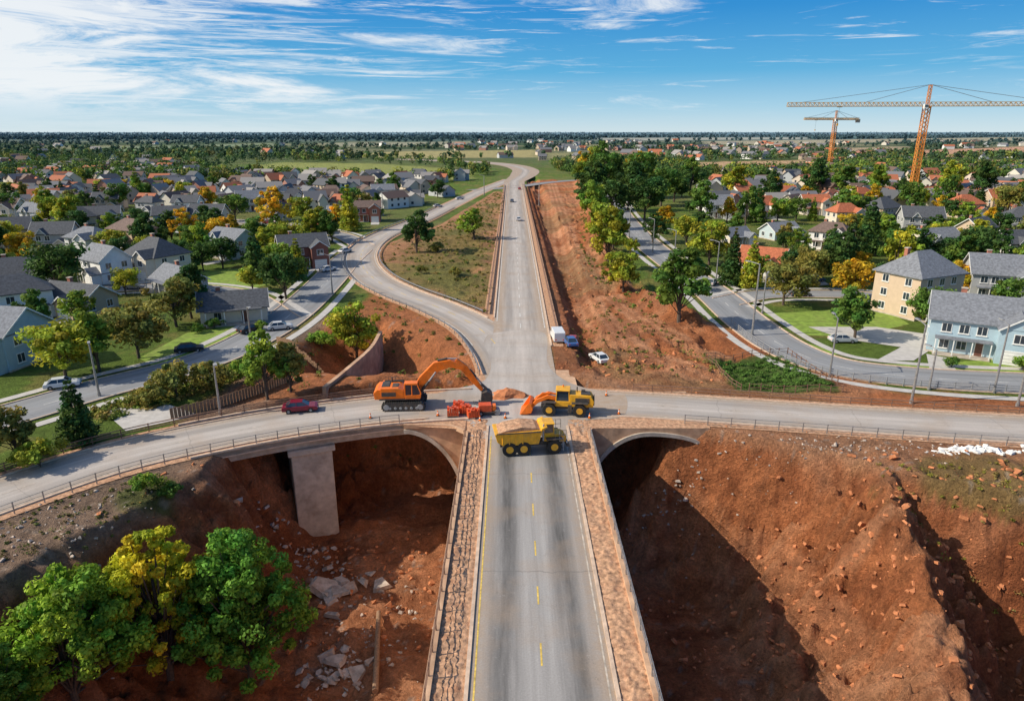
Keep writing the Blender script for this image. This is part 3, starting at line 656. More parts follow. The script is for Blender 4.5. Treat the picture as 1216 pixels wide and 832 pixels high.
def house(px,py,w,rot,wall='cream',roof='g',st=2,hip=0,wing=1,d=None,world=None,porch=True,var=1):
    if var: w*=random.uniform(.88,1.18)
    x,y=world if world else G(px,py); d=d or w*random.uniform(.62,.78); h=2.75*st+.3; wm=colmat('house_wall',WALLS[wall],.75,var=.07,scale=1.2); rm=colmat('roof_shingle',ROOFS[roof],.85,var=.35,scale=2.2,bmp=.4)
    b=MB(); b.box('foundation',M_conc,(0,0,.0),(w+.1,d+.1,.5)); b.box('walls',wm,(0,0,h/2),(w,d,h)); rise=d*random.uniform(.30,.42)
    gable(b,0,0,w,d,h,rise,'x',rm,wm,.5,hip)
    ww=w*.36; wd=2.2; wx=w*.5-ww/2-.3
    if wing:
        hh=h-.15 if wing==1 else 2.9
        b.box('walls',wm,(wx,-d/2-wd/2+.3,hh/2),(ww,wd+.6,hh)); gable(b,wx,-d/2-wd/2+1.2,ww,wd+2.6,hh,ww*.36,'y',rm,wm,.35)
        yf=-d/2-wd+.0
        b.box('garage_door',M_trim,(wx,yf-.03,1.2),(ww*.72,.07,2.3))
        for k in range(4): b.box('garage_lines',M_grey,(wx,yf-.075,.45+k*.55),(ww*.7,.02,.04))
        if hh>4: window(b,wx,yf,h-1.5,1.5,1.3,0)
        b.box('driveway',M_path,(wx,yf-3.6,-.01),(ww*.8,7,.03))
    n=max(2,int(w*.62/2.6)); x0=-w/2+1.2; x1=(wx-ww/2-.8) if wing else w/2-1.2
    if st>1 and not hip and w>10 and wing!=1: gable(b,-w*.2,-d/2+1.2,2.6,3.4,h-.1,1.5,'y',rm,wm,.25)
    for s_ in range(st):
        zz=1.55+2.75*s_
        for i in range(n):
            xx=x0+(x1-x0)*(i+.3)/n+.4
            if s_==0 and i==n-1: b.box('door',colmat('door',(.16,.07,.05),.5),(xx,-d/2-.04,1.3),(1.0,.1,2.1)); b.box('door_trim',M_trim,(xx,-d/2-.02,1.4),(1.3,.06,2.4))
            else: window(b,xx,-d/2,zz+.1,1.25,1.3,0)
        for i in range(2):
            yy=-d/4+i*d/2
            window(b,-w/2,yy,zz+.1,1.2,1.3,2); window(b,w/2,yy,zz+.1,1.2,1.3,3); 
        for i in range(3): window(b,-w/3+i*w/3,d/2,zz+.1,1.3,1.3,1)
    if porch:
        px0=(x0+x1)/2; pw=(x1-x0)+.6
        b.box('porch_roof',rm,(px0,-d/2-.9,2.9),(pw,1.9,.16)); b.box('porch_floor',M_conc,(px0,-d/2-.9,.12),(pw,1.8,.26))
        for i in range(4): b.box('porch_posts',M_trim,(px0-pw/2+.15+i*(pw-.3)/3,-d/2-1.7,1.5),(.14,.14,2.7))
    b.box('chimney',colmat('chimney',WALLS['brick'],.9),(-w*.22,d*.15,h+rise*.9),(.8,.7,1.9)); b.box('chimney_cap',M_conc,(-w*.22,d*.15,h+rise*.9+1.0),(1.0,.9,.12))
    e=b.done({'brick':'brick_house','brown':'brick_house'}.get(wall,'house'),(x,y,0),math.radians(rot)); houses.append((x,y,max(w,d)*.62))
    return e
HL=[(280,378,13,20,'cream','d',1),(130,333,11,-35,'white','g',2),(190,326,12,-30,'cream','d',2),(278,304,12,-30,'teal','g',2),(361,315,11,25,'brown','d',2),(18,378,13,40,'white','d',2),(2,428,13,-10,'blue','g',2),(28,338,13,30,'grey','d',1),
(112,303,10,-20,'white','g',2),(70,298,11,10,'grey','d',2),(15,292,12,30,'tan','d',2),(375,276,9,15,'cream','r',1),(436,262,10,10,'brick','b',2),(405,262,10,0,'white','g',1),(330,262,10,-20,'grey','d',2),(250,270,11,0,'cream','d',2),(205,272,11,20,'blue','d',2),(160,292,11,-30,'beige','b',2),(125,272,11,20,'cream','d',2),(50,268,11,-20,'white','g',2),(95,275,10,40,'tan','d',2),(225,255,11,0,'white','d',2),(300,250,11,25,'cream','g',2),(180,255,11,-20,'grey','d',2),(10,262,11,0,'cream','b',2),(215,345,10,-40,'grey','g',1),(350,246,10,10,'white','d',2),(130,250,10,10,'beige','d',2),(60,248,10,-10,'cream','g',2),(395,240,10,0,'brick','b',2),(455,238,10,15,'white','g',2),(-60,330,12,20,'cream','d',2),(-80,390,12,-20,'tan','d',2),(95,368,11,-20,'beige','d',1)]
HR=[(1160,414,15,-30,'blue','g',2),(1084,370,13,25,'tan','g',3),(1184,352,13,-20,'grey','g',2),(1103,306,13,15,'cream','g',2),(985,296,12,-40,'white','b',2),(905,322,10,-35,'tan','r',1),(1203,310,11,10,'white','d',2),(1142,257,12,10,'beige','r',2),(850,258,12,0,'white','g',2),(925,283,11,20,'teal','g',1),(1000,268,11,10,'cream','r',2),(1090,275,11,-15,'grey','d',2),(965,254,10,0,'cream','r',2),(1045,262,11,30,'beige','d',2),(900,258,10,20,'white','r',2),(1185,250,11,0,'tan','r',2),(1210,275,11,-15,'grey','d',2),(870,290,10,30,'cream','g',1),(930,240,11,0,'white','r',2),(1020,243,11,20,'cream','r',2),(1105,240,11,0,'white','r',2),(1155,290,11,30,'tan','d',2),(1260,400,13,15,'cream','g',2),(1280,345,13,-20,'white','d',2),(1040,232,11,10,'white','g',2),(880,236,11,-10,'cream','r',2)]
for i,a in enumerate(HR+HL): house(a[0],a[1],a[2],a[3],a[4],a[5],a[6],hip=(i%3==1)*1,wing=(1 if i%2==0 else 2) if i%5!=1 else 0,var=i>2)
def patch(name,pts,z,m): flat(name,GL(pts),z,m)
patch('lawn',[(222,395),(262,388),(330,385),(300,402),(235,425),(190,440),(165,425)],.006,M_lawn)
patch('lawn',[(225,322),(300,318),(330,335),(290,345),(240,340)],.006,M_lawn)
patch('lawn',[(1090,432),(1216,425),(1400,425),(1400,450),(1216,447),(1100,441),(1040,432)],.006,M_lawn)
patch('lawn',[(905,372),(985,368),(1060,372),(1080,385),(1010,400),(960,398)],.006,M_lawn)
patch('lawn',[(925,395),(960,408),(1000,418),(985,424),(945,408)],.009,M_lawn)
patch('driveway',[(960,388),(1040,388),(1140,402),(1110,412),(1085,428),(1040,428),(1070,412),(1000,402)],.013,M_path)
patch('driveway',[(1100,420),(1125,425),(1140,445),(1105,443)],.018,M_path)
patch('driveway',[(290,388),(315,383),(330,392),(305,402)],.0175,M_path)
patch('driveway',[(120,486),(200,480),(235,492),(150,512)],.011,M_path)
patch('lawn',[(800,310),(835,330),(850,345),(835,348),(800,322)],.007,M_lawn)
patch('driveway',[(905,325),(960,322),(985,338),(940,342)],.0172,M_path)
# ------------------------------------------------------------ woodland & distant houses (masses)
r=np.random.default_rng(5)
fields=[GL(p) for p in FIELDS]
def samp(n,y0,y1,x0=-500,x1=1720,pw=1.0):
    px=r.uniform(x0,x1,n); py=y0+(y1-y0)*r.random(n)**pw
    u=(px-608)/F; v=(py-416)/F; t=H/(ST+v*CT); return u*t,t*(CT-v*ST),px,py
IG=GL([(440,350),(440,290),(600,222),(600,400)]); CLR=GL([(560,188),(640,188),(665,205),(690,216),(600,224),(500,232),(500,224),(590,205),(545,199)])
def okmask(x,y,m=4):
    k=roadclear(x,y)>m+np.clip((y-500)/60,0,9)
    for f in fields: k&=~inside(f,x,y)
    k&=~inside(DGW,x,y); k&=~inside(IG,x,y); k&=~inside(CLR,x,y)
    for hx,hy,hr in houses: k&=np.hypot(x-hx,y-hy)>hr+2
    return k
hx,hy,px,py=samp(4000,168,250,pw=1.0)
k=okmask(hx,hy,9); dens=np.where(py<190,np.where((px>540)&(px<1060),.75,np.where(px>1060,.25,.06)),np.where(py<205,np.where(px<230,.45,np.where(px>850,.55,.05)),np.where((px<560)|(px>840),.5,.0)))
k&=r.random(len(hx))<dens; hx,hy=hx[k],hy[k]
keep=[];cell=set()
for i in np.argsort(hy):
    q=(int(hx[i]//14),int(hy[i]//14))
    if q in cell: continue
    cell.add(q); keep.append(i)
hx,hy=hx[keep],hy[keep]; V=[];Fc=[];cc=[]
wc=[(.68,.63,.54),(.76,.75,.71),(.5,.4,.3),(.46,.48,.49),(.64,.54,.44),(.42,.22,.17)]; rc_=[(.10,.105,.115),(.17,.17,.18),(.16,.11,.09),(.42,.15,.08),(.30,.28,.26)]
for x,y in zip(hx,hy):
    w_,d,h=r.uniform(9,14),r.uniform(7,9),r.uniform(3.2,6); a=r.uniform(0,3.14); ca,sa=math.cos(a),math.sin(a)
    far_=y>900; 
    if far_: w_*=1.5; d*=1.35; h*=1.15
    rs=d*r.uniform(.3,.42); W=wc[r.integers(6)]; Rr=rc_[r.integers(5)] if not far_ else rc_[r.integers(1,5)]
    def add(vs,fs,c):
        o=len(V)
        for vx,vy,vz in vs: V.append((x+vx*ca-vy*sa,y+vx*sa+vy*ca,vz)); cc.append(c)
        for f in fs: Fc.append(tuple(i+o for i in f))
    def block(X_,Y_,h,rs,cx=0,cy=0,sw=0):
        m=lambda vs:[((vx if not sw else vy)+cx,(vy if not sw else vx)+cy,vz) for vx,vy,vz in vs]
        add(m([(-X_,-Y_,-.5),(X_,-Y_,-.5),(X_,Y_,-.5),(-X_,Y_,-.5),(-X_,-Y_,h),(X_,-Y_,h),(X_,Y_,h),(-X_,Y_,h),(-X_,0,h+rs),(X_,0,h+rs)]),[(0,1,5,4),(1,2,6,9,5),(2,3,7,6),(3,0,4,8,7)],W)
        o=.5; e_=h-o*rs/Y_+.08
        add(m([(-X_-o,-Y_-o,e_),(X_+o,-Y_-o,e_),(X_+o,0,h+rs+.1),(-X_-o,0,h+rs+.1),(-X_-o,Y_+o,e_),(X_+o,Y_+o,e_)]),[(0,1,2,3),(3,2,5,4)],Rr)
    X_,Y_=w_/2,d/2
    block(X_,Y_,h,rs)
    if r.random()<.6: block(Y_+1.2,w_*.2,h-.2,rs*.7,X_*.5,-1.0,1)
    if not far_:
        for s_ in(-1,1):
            for fl in range(1 if h<4.2 else 2):
                for wx in(-.3,0,.3):
                    z=1.6+fl*2.6; q=wx*w_; yy=s_*(Y_+.04); add([(q-.6,yy,z-.6),(q+.6,yy,z-.6),(q+.6,yy,z+.6),(q-.6,yy,z+.6)],[(0,1,2,3)],(.04,.05,.06))
                q=s_*(X_+.04); z=1.6+fl*2.6
                add([(q,-.6+d*.2,z-.6),(q,.6+d*.2,z-.6),(q,.6+d*.2,z+.6),(q,-.6+d*.2,z+.6)],[(0,1,2,3)],(.04,.05,.06))
mesh_obj('distant_houses',V,Fc,M_house,col=np.array(cc))
mx,my,px,py=samp(820,206,345,x0=-150,x1=1400,pw=1.6)
k=okmask(mx,my,3.5); k&=((px<455)|(px>700)); mx,my=mx[k],my[k]
cl=[DKG,MG,MG,LG,YG,OL,DKG,YG,DKG,YE]
cnt=0
for x,y in zip(mx,my):
    if y>430 or any((x-a)**2+(y-b_)**2<(c*.7+1.6)**2 for a,b_,c in placed): continue
    tree(0,0,0,cl[r.integers(10)],kind='pine' if r.random()<.07 else None,world=(x,y),dia=r.uniform(5.0,10.5)); cnt+=1
tx,ty,px,py=samp(19000,161,216,pw=1.0)
k=okmask(tx,ty,4)&(ty>330); 
HS=set((int(a//14),int(b_//14)) for a,b_ in zip(hx,hy)); hd=np.array([(int(a//14),int(b_//14)) in HS for a,b_ in zip(tx,ty)])
k&=~(hd&(r.random(len(tx))<.8))
ff=fbm(tx*.004,ty*.006,13); k&=~((ty>650)&(ff>.53)&(r.random(len(tx))<.8))
k&=~((px>560)&(px<1060)&(py<190)&(r.random(len(tx))<.3))
tx,ty,px,py=tx[k],ty[k],px[k],py[k]
def mass(name,tx,ty,nl,ls,sc,K=7):
    n=len(tx); Ht=r.uniform(6.0,11.5,n)*sc; D=Ht*r.uniform(.75,1.1,n)
    tc=np.array([DKG,DKG,MG,MG,OL,LG,DKG,YG,(.06,.11,.035)])[r.integers(0,9,n)]*r.uniform(.75,1.1,(n,1))
    fade=np.clip((ty-400)/1400,0,1)[:,None]; tc=tc*(1-fade)+np.array([.055,.105,.095])*fade  # distance haze mixed into the leaf colour, growing with range
    f2=np.clip((ty-1500)/4500,0,1)[:,None]; tc=tc*(1-f2)+np.array([.13,.21,.26])*f2  # second, paler blue haze tint in the leaf colour, far trees only
    cd=r.normal(size=(n,K,3)); cd/=np.linalg.norm(cd,axis=2)[...,None]; cd*=(.35+.45*r.random((n,K,1)))
    cd[:,:,:2]*=D[:,None,None]/2; cd[:,:,2]=cd[:,:,2]*Ht[:,None]*.38+Ht[:,None]*.54
    ci=r.integers(0,K,(n,nl)); c=np.take_along_axis(cd,ci[...,None].repeat(3,2),1)
    d=r.normal(size=(n,nl,3)); d/=np.linalg.norm(d,axis=2)[...,None]
    p=c+d*(D[:,None,None]*.24); base=np.stack([tx,ty,terrain(tx,ty)],1)
    p=(p+base[:,None,:]).reshape(-1,3)
    nm=d.reshape(-1,3)+r.normal(size=(n*nl,3))*.35; nm[:,2]+=.2; nm/=np.linalg.norm(nm,axis=1)[:,None]
    u=np.cross(nm,r.normal(size=(n*nl,3))); u/=np.linalg.norm(u,axis=1)[:,None]; w=np.cross(nm,u)
    s=(ls*np.repeat(Ht/10,nl)*(.7+.6*r.random(n*nl)))[:,None]
    V=np.stack([p-u*s,p+w*s*.75,p+u*s,p-w*s*.75],1).reshape(-1,3)
    cbright=(.7+.6*r.random((n,K))); cbl=np.take_along_axis(cbright,ci,1)
    colr=(tc[:,None,:]*cbl[...,None]*(.8+.4*r.random((n,nl,1)))).reshape(-1,3)
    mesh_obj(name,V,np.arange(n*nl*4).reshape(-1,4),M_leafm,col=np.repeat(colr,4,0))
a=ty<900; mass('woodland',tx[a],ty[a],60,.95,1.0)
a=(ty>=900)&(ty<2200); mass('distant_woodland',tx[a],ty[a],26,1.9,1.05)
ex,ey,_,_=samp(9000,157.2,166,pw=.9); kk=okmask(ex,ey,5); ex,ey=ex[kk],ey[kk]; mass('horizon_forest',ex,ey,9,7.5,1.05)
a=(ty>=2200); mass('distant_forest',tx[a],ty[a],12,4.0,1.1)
gr=np.random.default_rng(3); cs=[];gp=np.array(GL([(842,430),(930,423),(992,464),(885,460)]))
for i in range(8):
    for j in range(30):
        a_=(i+.5)/8; b_=(j+.5)/30; p=(gp[0]*(1-b_)+gp[1]*b_)*(1-a_)+(gp[3]*(1-b_)+gp[2]*b_)*a_
        if gr.random()<.8: cs.append((p[0]+gr.normal()*.15,p[1]+gr.normal()*.15,.2+zat(p[0],p[1])))
cs=np.array(cs); V,idx=leafcloud(cs,.3+.3*gr.random(len(cs)),11000,.12,gr,.7)
cb=(.6+.8*gr.random(len(cs)))[idx]; mesh_obj('garden_hedges',V,np.arange(len(V)).reshape(-1,4),M_leafm,col=np.repeat(cb[:,None]*np.array([.10,.19,.035]),4,0))
def scrub(name,poly,n,rad,leaf,per,colr,seed,world=False):
    g=np.random.default_rng(seed); P=np.array(poly if world else GL(poly)); lo,hi=P.min(0),P.max(0); pts=g.uniform(lo,hi,(n*4,2)); m=inside([tuple(p) for p in P],pts[:,0],pts[:,1])&(roadclear(pts[:,0],pts[:,1])>1.2)
    pts=pts[m][:n]; z=terrain(pts[:,0],pts[:,1]); c=np.stack([pts[:,0],pts[:,1],z+rad*.2],1)
    V,idx=leafcloud(c,rad*(.35+1.1*g.random(len(c))**2),len(c)*per,leaf,g,.6)
    tint=np.array(colr)[g.integers(0,len(colr),len(c))]*(.7+.6*g.random((len(c),1)))
    mesh_obj(name,V,np.arange(len(V)).reshape(-1,4),M_leafm,col=np.repeat(tint[idx],4,0))
scrub('scrub',ISL,460,.9,.22,26,[(.2,.21,.04),(.3,.22,.07),(.12,.17,.03)],1)
scrub('scrub',[(130,500),(240,468),(330,428),(350,405),(300,425),(240,445),(80,495)],330,.9,.22,26,[(.24,.24,.04),(.3,.22,.06),(.13,.18,.03)],2)
scrub('scrub',[(1035,548),(1400,548),(1400,640),(1216,622),(1100,600)],200,.5,.12,30,[(.24,.22,.04),(.3,.22,.07)],4)
scrub('scrub',[(640,420),(700,440),(800,450),(870,440),(780,380),(720,350)],150,.7,.16,24,[(.26,.2,.06),(.16,.18,.04)],5)
scrub('scrub',[(0,612),(150,572),(215,575),(100,640),(0,670)],90,.4,.1,26,[(.22,.18,.06),(.14,.16,.04)],6)
scrub('scrub',[(350,410),(450,352),(560,400),(600,450),(400,468),(330,465)],120,.8,.18,26,[(.22,.2,.05),(.12,.17,.03)],7)
scrub('scrub',[(690,240),(712,310),(738,345),(800,372),(780,385),(715,345),(690,300)],120,1.0,.22,26,[(.22,.2,.05),(.12,.17,.03)],8)
# ------------------------------------------------------------ rubble
def rocks(name,cx,cy,sp,n,s0,s1,seed,mat=M_rock,zoff=0,flatn=.6):
    g=np.random.default_rng(seed); b=MB(); xs_=cx+g.normal(size=n)*sp[0]; ys_=cy+g.normal(size=n)*sp[1]; zs=terrain(xs_,ys_); rc=roadclear(xs_,ys_)
    for i in range(n):
        x,y=xs_[i],ys_[i]; s_=(s0+(s1-s0)*g.random()**2)*(1 if g.random()<.85 else 1.5); z=zs[i]+zoff
        if rc[i]<.6 or (-6<x<9.8 and y<99): continue
        b.M=Matrix.Translation((x,y,z+s_*.15))@Matrix.Rotation(g.random()*6.28,4,'Z')@Matrix.Rotation(g.normal()*.35,4,'X')@Matrix.Rotation(g.normal()*.3,4,'Y')
        k=g.integers(5,8); an=np.sort(g.random(k)*6.28); pr=[(math.cos(a)*s_*g.uniform(.6,1),math.sin(a)*s_*g.uniform(.6,1)) for a in an]
        hh=s_*flatn*g.uniform(.5,1); V=[(p,q,-hh/2) for p,q in pr]+[(p*.8,q*.8,hh/2+g.normal()*.1*hh) for p,q in pr]
        b.add('chunks',mat,V,[tuple(range(k))[::-1],tuple(range(k,2*k))]+[(i,(i+1)%k,(i+1)%k+k,i+k) for i in range(k)])
    b.M=Matrix(); b.done(name)
M_clod=pm('red_clods',(.50,.19,.08),.95,.35,2,.5)
x,y=G(1160,536); rocks('rubble_pile',x,y,(2.2,.6),220,.14,.6,1,M_trim)
rocks('rubble_pile',20,76.0,(3,.5),60,.15,.4,2)
x,y,_=Gt(400,705); rocks('concrete_slab_debris',x,y,(1.5,1.6),26,.5,1.8,3,M_rock,.1,.3)
x,y,_=Gt(395,800); rocks('concrete_slab_debris',x,y,(1.6,1.4),36,.25,1.0,4,M_rock,.1,.35)
x,y,_=Gt(440,760); rocks('rubble_pile',x,y,(4,6),200,.06,.4,5)
x,y,_=Gt(355,660); rocks('rubble_pile',x,y,(3,1.5),100,.15,.6,6)
rocks('rubble_pile',28,60,(6,8),500,.05,.45,7,M_clod)
rocks('rubble_pile',44,58,(9,8),700,.05,.6,8,M_clod)
rocks('rubble_pile',38,72.5,(9,1.5),260,.05,.3,14,M_rock)
x,y=G(60,620); rocks('rubble_pile',x,y,(7,3),320,.05,.3,9)
x,y=G(760,430); rocks('rubble_pile',x,y,(9,4),260,.08,.45,10,M_clod)
x,y=G(700,340); rocks('rubble_pile',x,y,(6,25),260,.1,.6,15,M_clod)
rocks('rubble_pile',-20,70,(8,8),420,.05,.5,12,M_clod)
b=MB(); a=Gt(450,730); c=Gt(446,825); b.cyl('log',M_wood,(a[0],a[1],a[2]+.4),(c[0],c[1],c[2]+.4),.25,.3,10); b.done('timber_beam')
# ------------------------------------------------------------ vehicles
def car(px,py,rot,colr,kind='car',nm='parked_car'):
    m=colmat('car_paint',colr,.25,var=.04); b=MB(); W=.9
    if kind=='van':
        b.prism('body',m,[(-2.5,.35),(2.5,.35),(2.55,.9),(2.0,1.15),(1.45,1.95),(1.2,2.05),(-2.4,2.05),(-2.55,1.9)],-.95,.95)
        b.prism('glass',M_glass,[(1.05,1.2),(1.93,1.2),(1.42,1.88),(1.05,1.88)],-.965,.965)
        b.add('windscreen',M_glass,[(2.03,-.8,1.17),(2.03,.8,1.17),(1.5,.75,1.93),(1.5,-.75,1.93)],[(0,1,2,3)]); wx=1.6
    else:
        b.prism('body',m,[(-2.2,.32),(2.15,.32),(2.27,.5),(2.22,.72),(1.9,.84),(1.0,.93),(-1.7,.95),(-2.2,.9),(-2.28,.6)],-W,W)
        V=[(-1.8,-.8,.92),(1.15,-.8,.92),(1.15,.8,.92),(-1.8,.8,.92),(-1.15,-.62,1.42),(.35,-.62,1.42),(.35,.62,1.42),(-1.15,.62,1.42)]
        b.add('glass',M_glass,V,[(0,3,2,1),(4,5,6,7),(0,1,5,4),(1,2,6,5),(2,3,7,6),(3,0,4,7)])
        b.box('roof',m,(-.4,0,1.44),(1.55,1.26,.06))
        for s in(-1,1):
            b.cyl('pillars',m,(1.15,s*.81,.93),(.35,s*.63,1.43),.04,n=6); b.cyl('pillars',m,(-1.8,s*.81,.93),(-1.15,s*.63,1.43),.05,n=6); b.cyl('pillars',m,(-.4,s*.81,.93),(-.4,s*.63,1.43),.035,n=6)
            b.box('mirrors',m,(.85,s*1.0,.98),(.15,.2,.12))
        wx=1.38
    for s in(-1,1):
        b.box('headlights',M_trim,(2.2,s*.62,.64),(.1,.34,.14)); b.box('tail_lights',M_red,(-2.22 if kind!='van' else -2.53,s*.66,.72),(.08,.3,.16))
        for q in(-1,1): b.wheel(q*wx-.02,s*.82,.33,.33,.24,n=14)
    b.box('bumpers',M_dark,(2.2,0,.4),(.2,1.6,.14)); b.box('plate',M_trim,(2.31,0,.45),(.02,.5,.11))
    x,y=G(px,py); z=.03
    if roadclear(np.array([x]),np.array([y]))[0]>1: z=zat(x,y)
    b.done(nm,(x,y,z+.02),math.radians(rot),bevel=.05)
car(357,488,12,(.20,.012,.03),nm='car')
for a in [(75,460,25,(.6,.62,.63)),(225,417,22,(.03,.035,.04)),(297,394,55,(.02,.02,.025)),(333,391,20,(.55,.56,.58)),(968,334,5,(.08,.14,.28)),(978,318,10,(.5,.1,.08)),(712,419,110,(.7,.7,.69)),(680,407,80,(.35,.05,.04)),(677,409,100,(.07,.14,.34)),(845,338,60,(.5,.5,.5)),(1000,406,0,(.55,.55,.55)),(520,246,35,(.5,.5,.5)),(870,300,20,(.1,.1,.12)),(410,300,60,(.6,.6,.6)),(250,352,0,(.05,.05,.06)),(1120,408,20,(.3,.3,.32)),(390,322,50,(.6,.6,.6)),(160,343,0,(.3,.3,.3)),(60,349,0,(.6,.6,.6)),(320,266,5,(.4,.05,.04)),(950,352,0,(.1,.1,.1))]: car(*a)
for a in [(616,262,90,(.6,.6,.6)),(608,240,-90,(.1,.1,.12)),(617,225,90,(.5,.1,.08)),(546,237,30,(.6,.6,.6))]: car(*a,nm='car')
car(662,403,95,(.7,.7,.69),'van','parked_van')
def excavator(loc,rot,sc=1):
    b=MB()
    for s in(-1,1):
        y0,y1=s*1.35-.35,s*1.35+.35; pr=[]
        for i in range(9): t=math.pi/2+math.pi*i/8; pr.append((-1.9+.5*math.cos(t),.5+.5*math.sin(t)))
        for i in range(9): t=-math.pi/2+math.pi*i/8; pr.append((1.9+.5*math.cos(t),.5+.5*math.sin(t)))
        b.prism('tracks',M_dark,pr,y0,y1)
        for i in range(17):
            x=-2.0+i*.25; b.box('track_shoes',M_black,(x,s*1.35,1.02),(.17,.76,.07)); b.box('track_shoes',M_black,(x,s*1.35,.03),(.17,.76,.07))
        for i in range(6): 
            t=math.radians(-75+i*30)
            for q in(-1,1): b.box('track_shoes',M_black,(q*(1.9+.54*math.cos(t)),s*1.35,.5+.54*math.sin(t)),(.08,.76,.17),ry=-t*q)
        for i in range(6): b.cyl('rollers',M_grey,(-1.5+i*.6,s*1.0,.38),(-1.5+i*.6,s*1.73,.38),.17,n=10)
        for q in(-1,1): b.cyl('rollers',M_orange,(q*1.9,s*1.0,.5),(q*1.9,s*1.74,.5),.33,n=14)
    b.box('undercarriage',M_dark,(0,0,.75),(2.6,2.1,.5)); b.cyl('turntable',M_dark,(0,0,.95),(0,0,1.25),.9,n=20)
    b.box('upper_frame',M_dark,(-.4,0,1.32),(4.6,2.8,.2))
    b.prism('engine_housing',M_orange,[(-2.5,1.42),(.1,1.42),(.1,2.35),(-.5,2.65),(-2.5,2.65)],-1.4,1.4)
    b.prism('counterweight',M_orange,[(-3.2,1.35),(-2.5,1.3),(-2.5,2.5),(-2.9,2.5),(-3.3,2.1)],-1.38,1.38)
    b.box('stripe',M_dark,(-1.6,-1.42,1.95),(1.6,.03,.5)); b.box('grille',M_dark,(-2.0,0,2.68),(.9,1.6,.08)); b.cyl('exhaust',M_dark,(-1.4,.7,2.6),(-1.4,.7,3.3),.09,n=8)
    b.box('hood_panel',M_dark,(-.9,-.3,2.67),(.7,1.2,.06)); b.box('walkway',M_black,(-1.2,1.0,2.69),(2.2,.5,.05))
    b.prism('side_box',M_orange,[(.1,1.42),(1.9,1.42),(1.9,2.0),(.1,2.3)],.45,1.4)
    b.prism('cab_glass',M_glass,[(.25,1.5),(1.85,1.5),(1.95,2.1),(1.6,3.05),(.25,3.1)],-1.36,-.42)
    for y in(-1.38,-.4):
        b.arm('cab_frame',M_orange,[(.22,1.45),(.22,3.1)],[.07,.07],y-.04,y+.04); b.arm('cab_frame',M_orange,[(.2,3.12),(1.62,3.07),(1.98,2.1),(1.9,1.45)],[.08,.08,.07,.07],y-.04,y+.04); b.arm('cab_frame',M_orange,[(1.0,1.45),(1.0,3.1)],[.05,.05],y-.04,y+.04); b.box('cab_frame',M_orange,(1.05,y,1.6),(1.7,.09,.45))
    b.box('cab_roof',M_orange,(.92,-.89,3.17),(1.5,1.05,.1))
    b.arm('boom',M_orange,[(1.2,1.9),(2.2,3.2),(3.8,4.75),(5.3,5.1),(6.9,4.5)],[.32,.50,.58,.44,.26],-.30,.30)
    b.arm('stick',M_orange,[(6.0,5.55),(6.9,4.5),(7.9,3.1),(8.9,1.75)],[.14,.42,.34,.18],-.22,.22)
    for s in(-.42,.42): b.cyl('boom_rams',M_grey,(1.7,s,1.5),(3.7,s,4.2),.10); b.cyl('boom_cylinders',M_dark,(1.7,s,1.5),(2.9,s,3.1),.15)
    b.cyl('stick_cylinder',M_dark,(3.9,0,5.4),(5.0,0,5.65),.15); b.cyl('stick_ram',M_grey,(4.9,0,5.63),(6.1,0,5.6),.09)
    b.cyl('bucket_ram',M_grey,(7.5,0,4.3),(8.9,0,2.5),.09); b.cyl('bucket_cylinder',M_dark,(7.5,0,4.3),(8.2,0,3.4),.14); b.arm('link',M_dark,[(8.8,2.5),(9.4,1.9)],[.1,.1],-.3,.3)
    bk=[]
    for i in range(9): t=math.radians(80-i*27); bk.append((9.3+.8*math.cos(t),.95+.85*math.sin(t)))
    b.prism('bucket_shell',M_dark,bk+[(8.7,.35),(8.85,1.6)],-.7,.7)
    for i in range(5): b.box('bucket_teeth',M_grey,(8.6,-.56+i*.28,.22),(.3,.1,.1),ry=.5)
    for i in range(6): b.cyl('handrail',M_dark,(-2.3+i*.4,1.35,2.6),(-2.3+i*.4,1.35,3.05),.025,n=5)
    b.cyl('handrail',M_dark,(-2.3,1.35,3.05),(-.3,1.35,3.05),.03,n=5)
    b.done('excavator',loc,rot,sc,bevel=.04)
x,y=G(481,482); excavator((x,y,.06),math.radians(3),1.16)
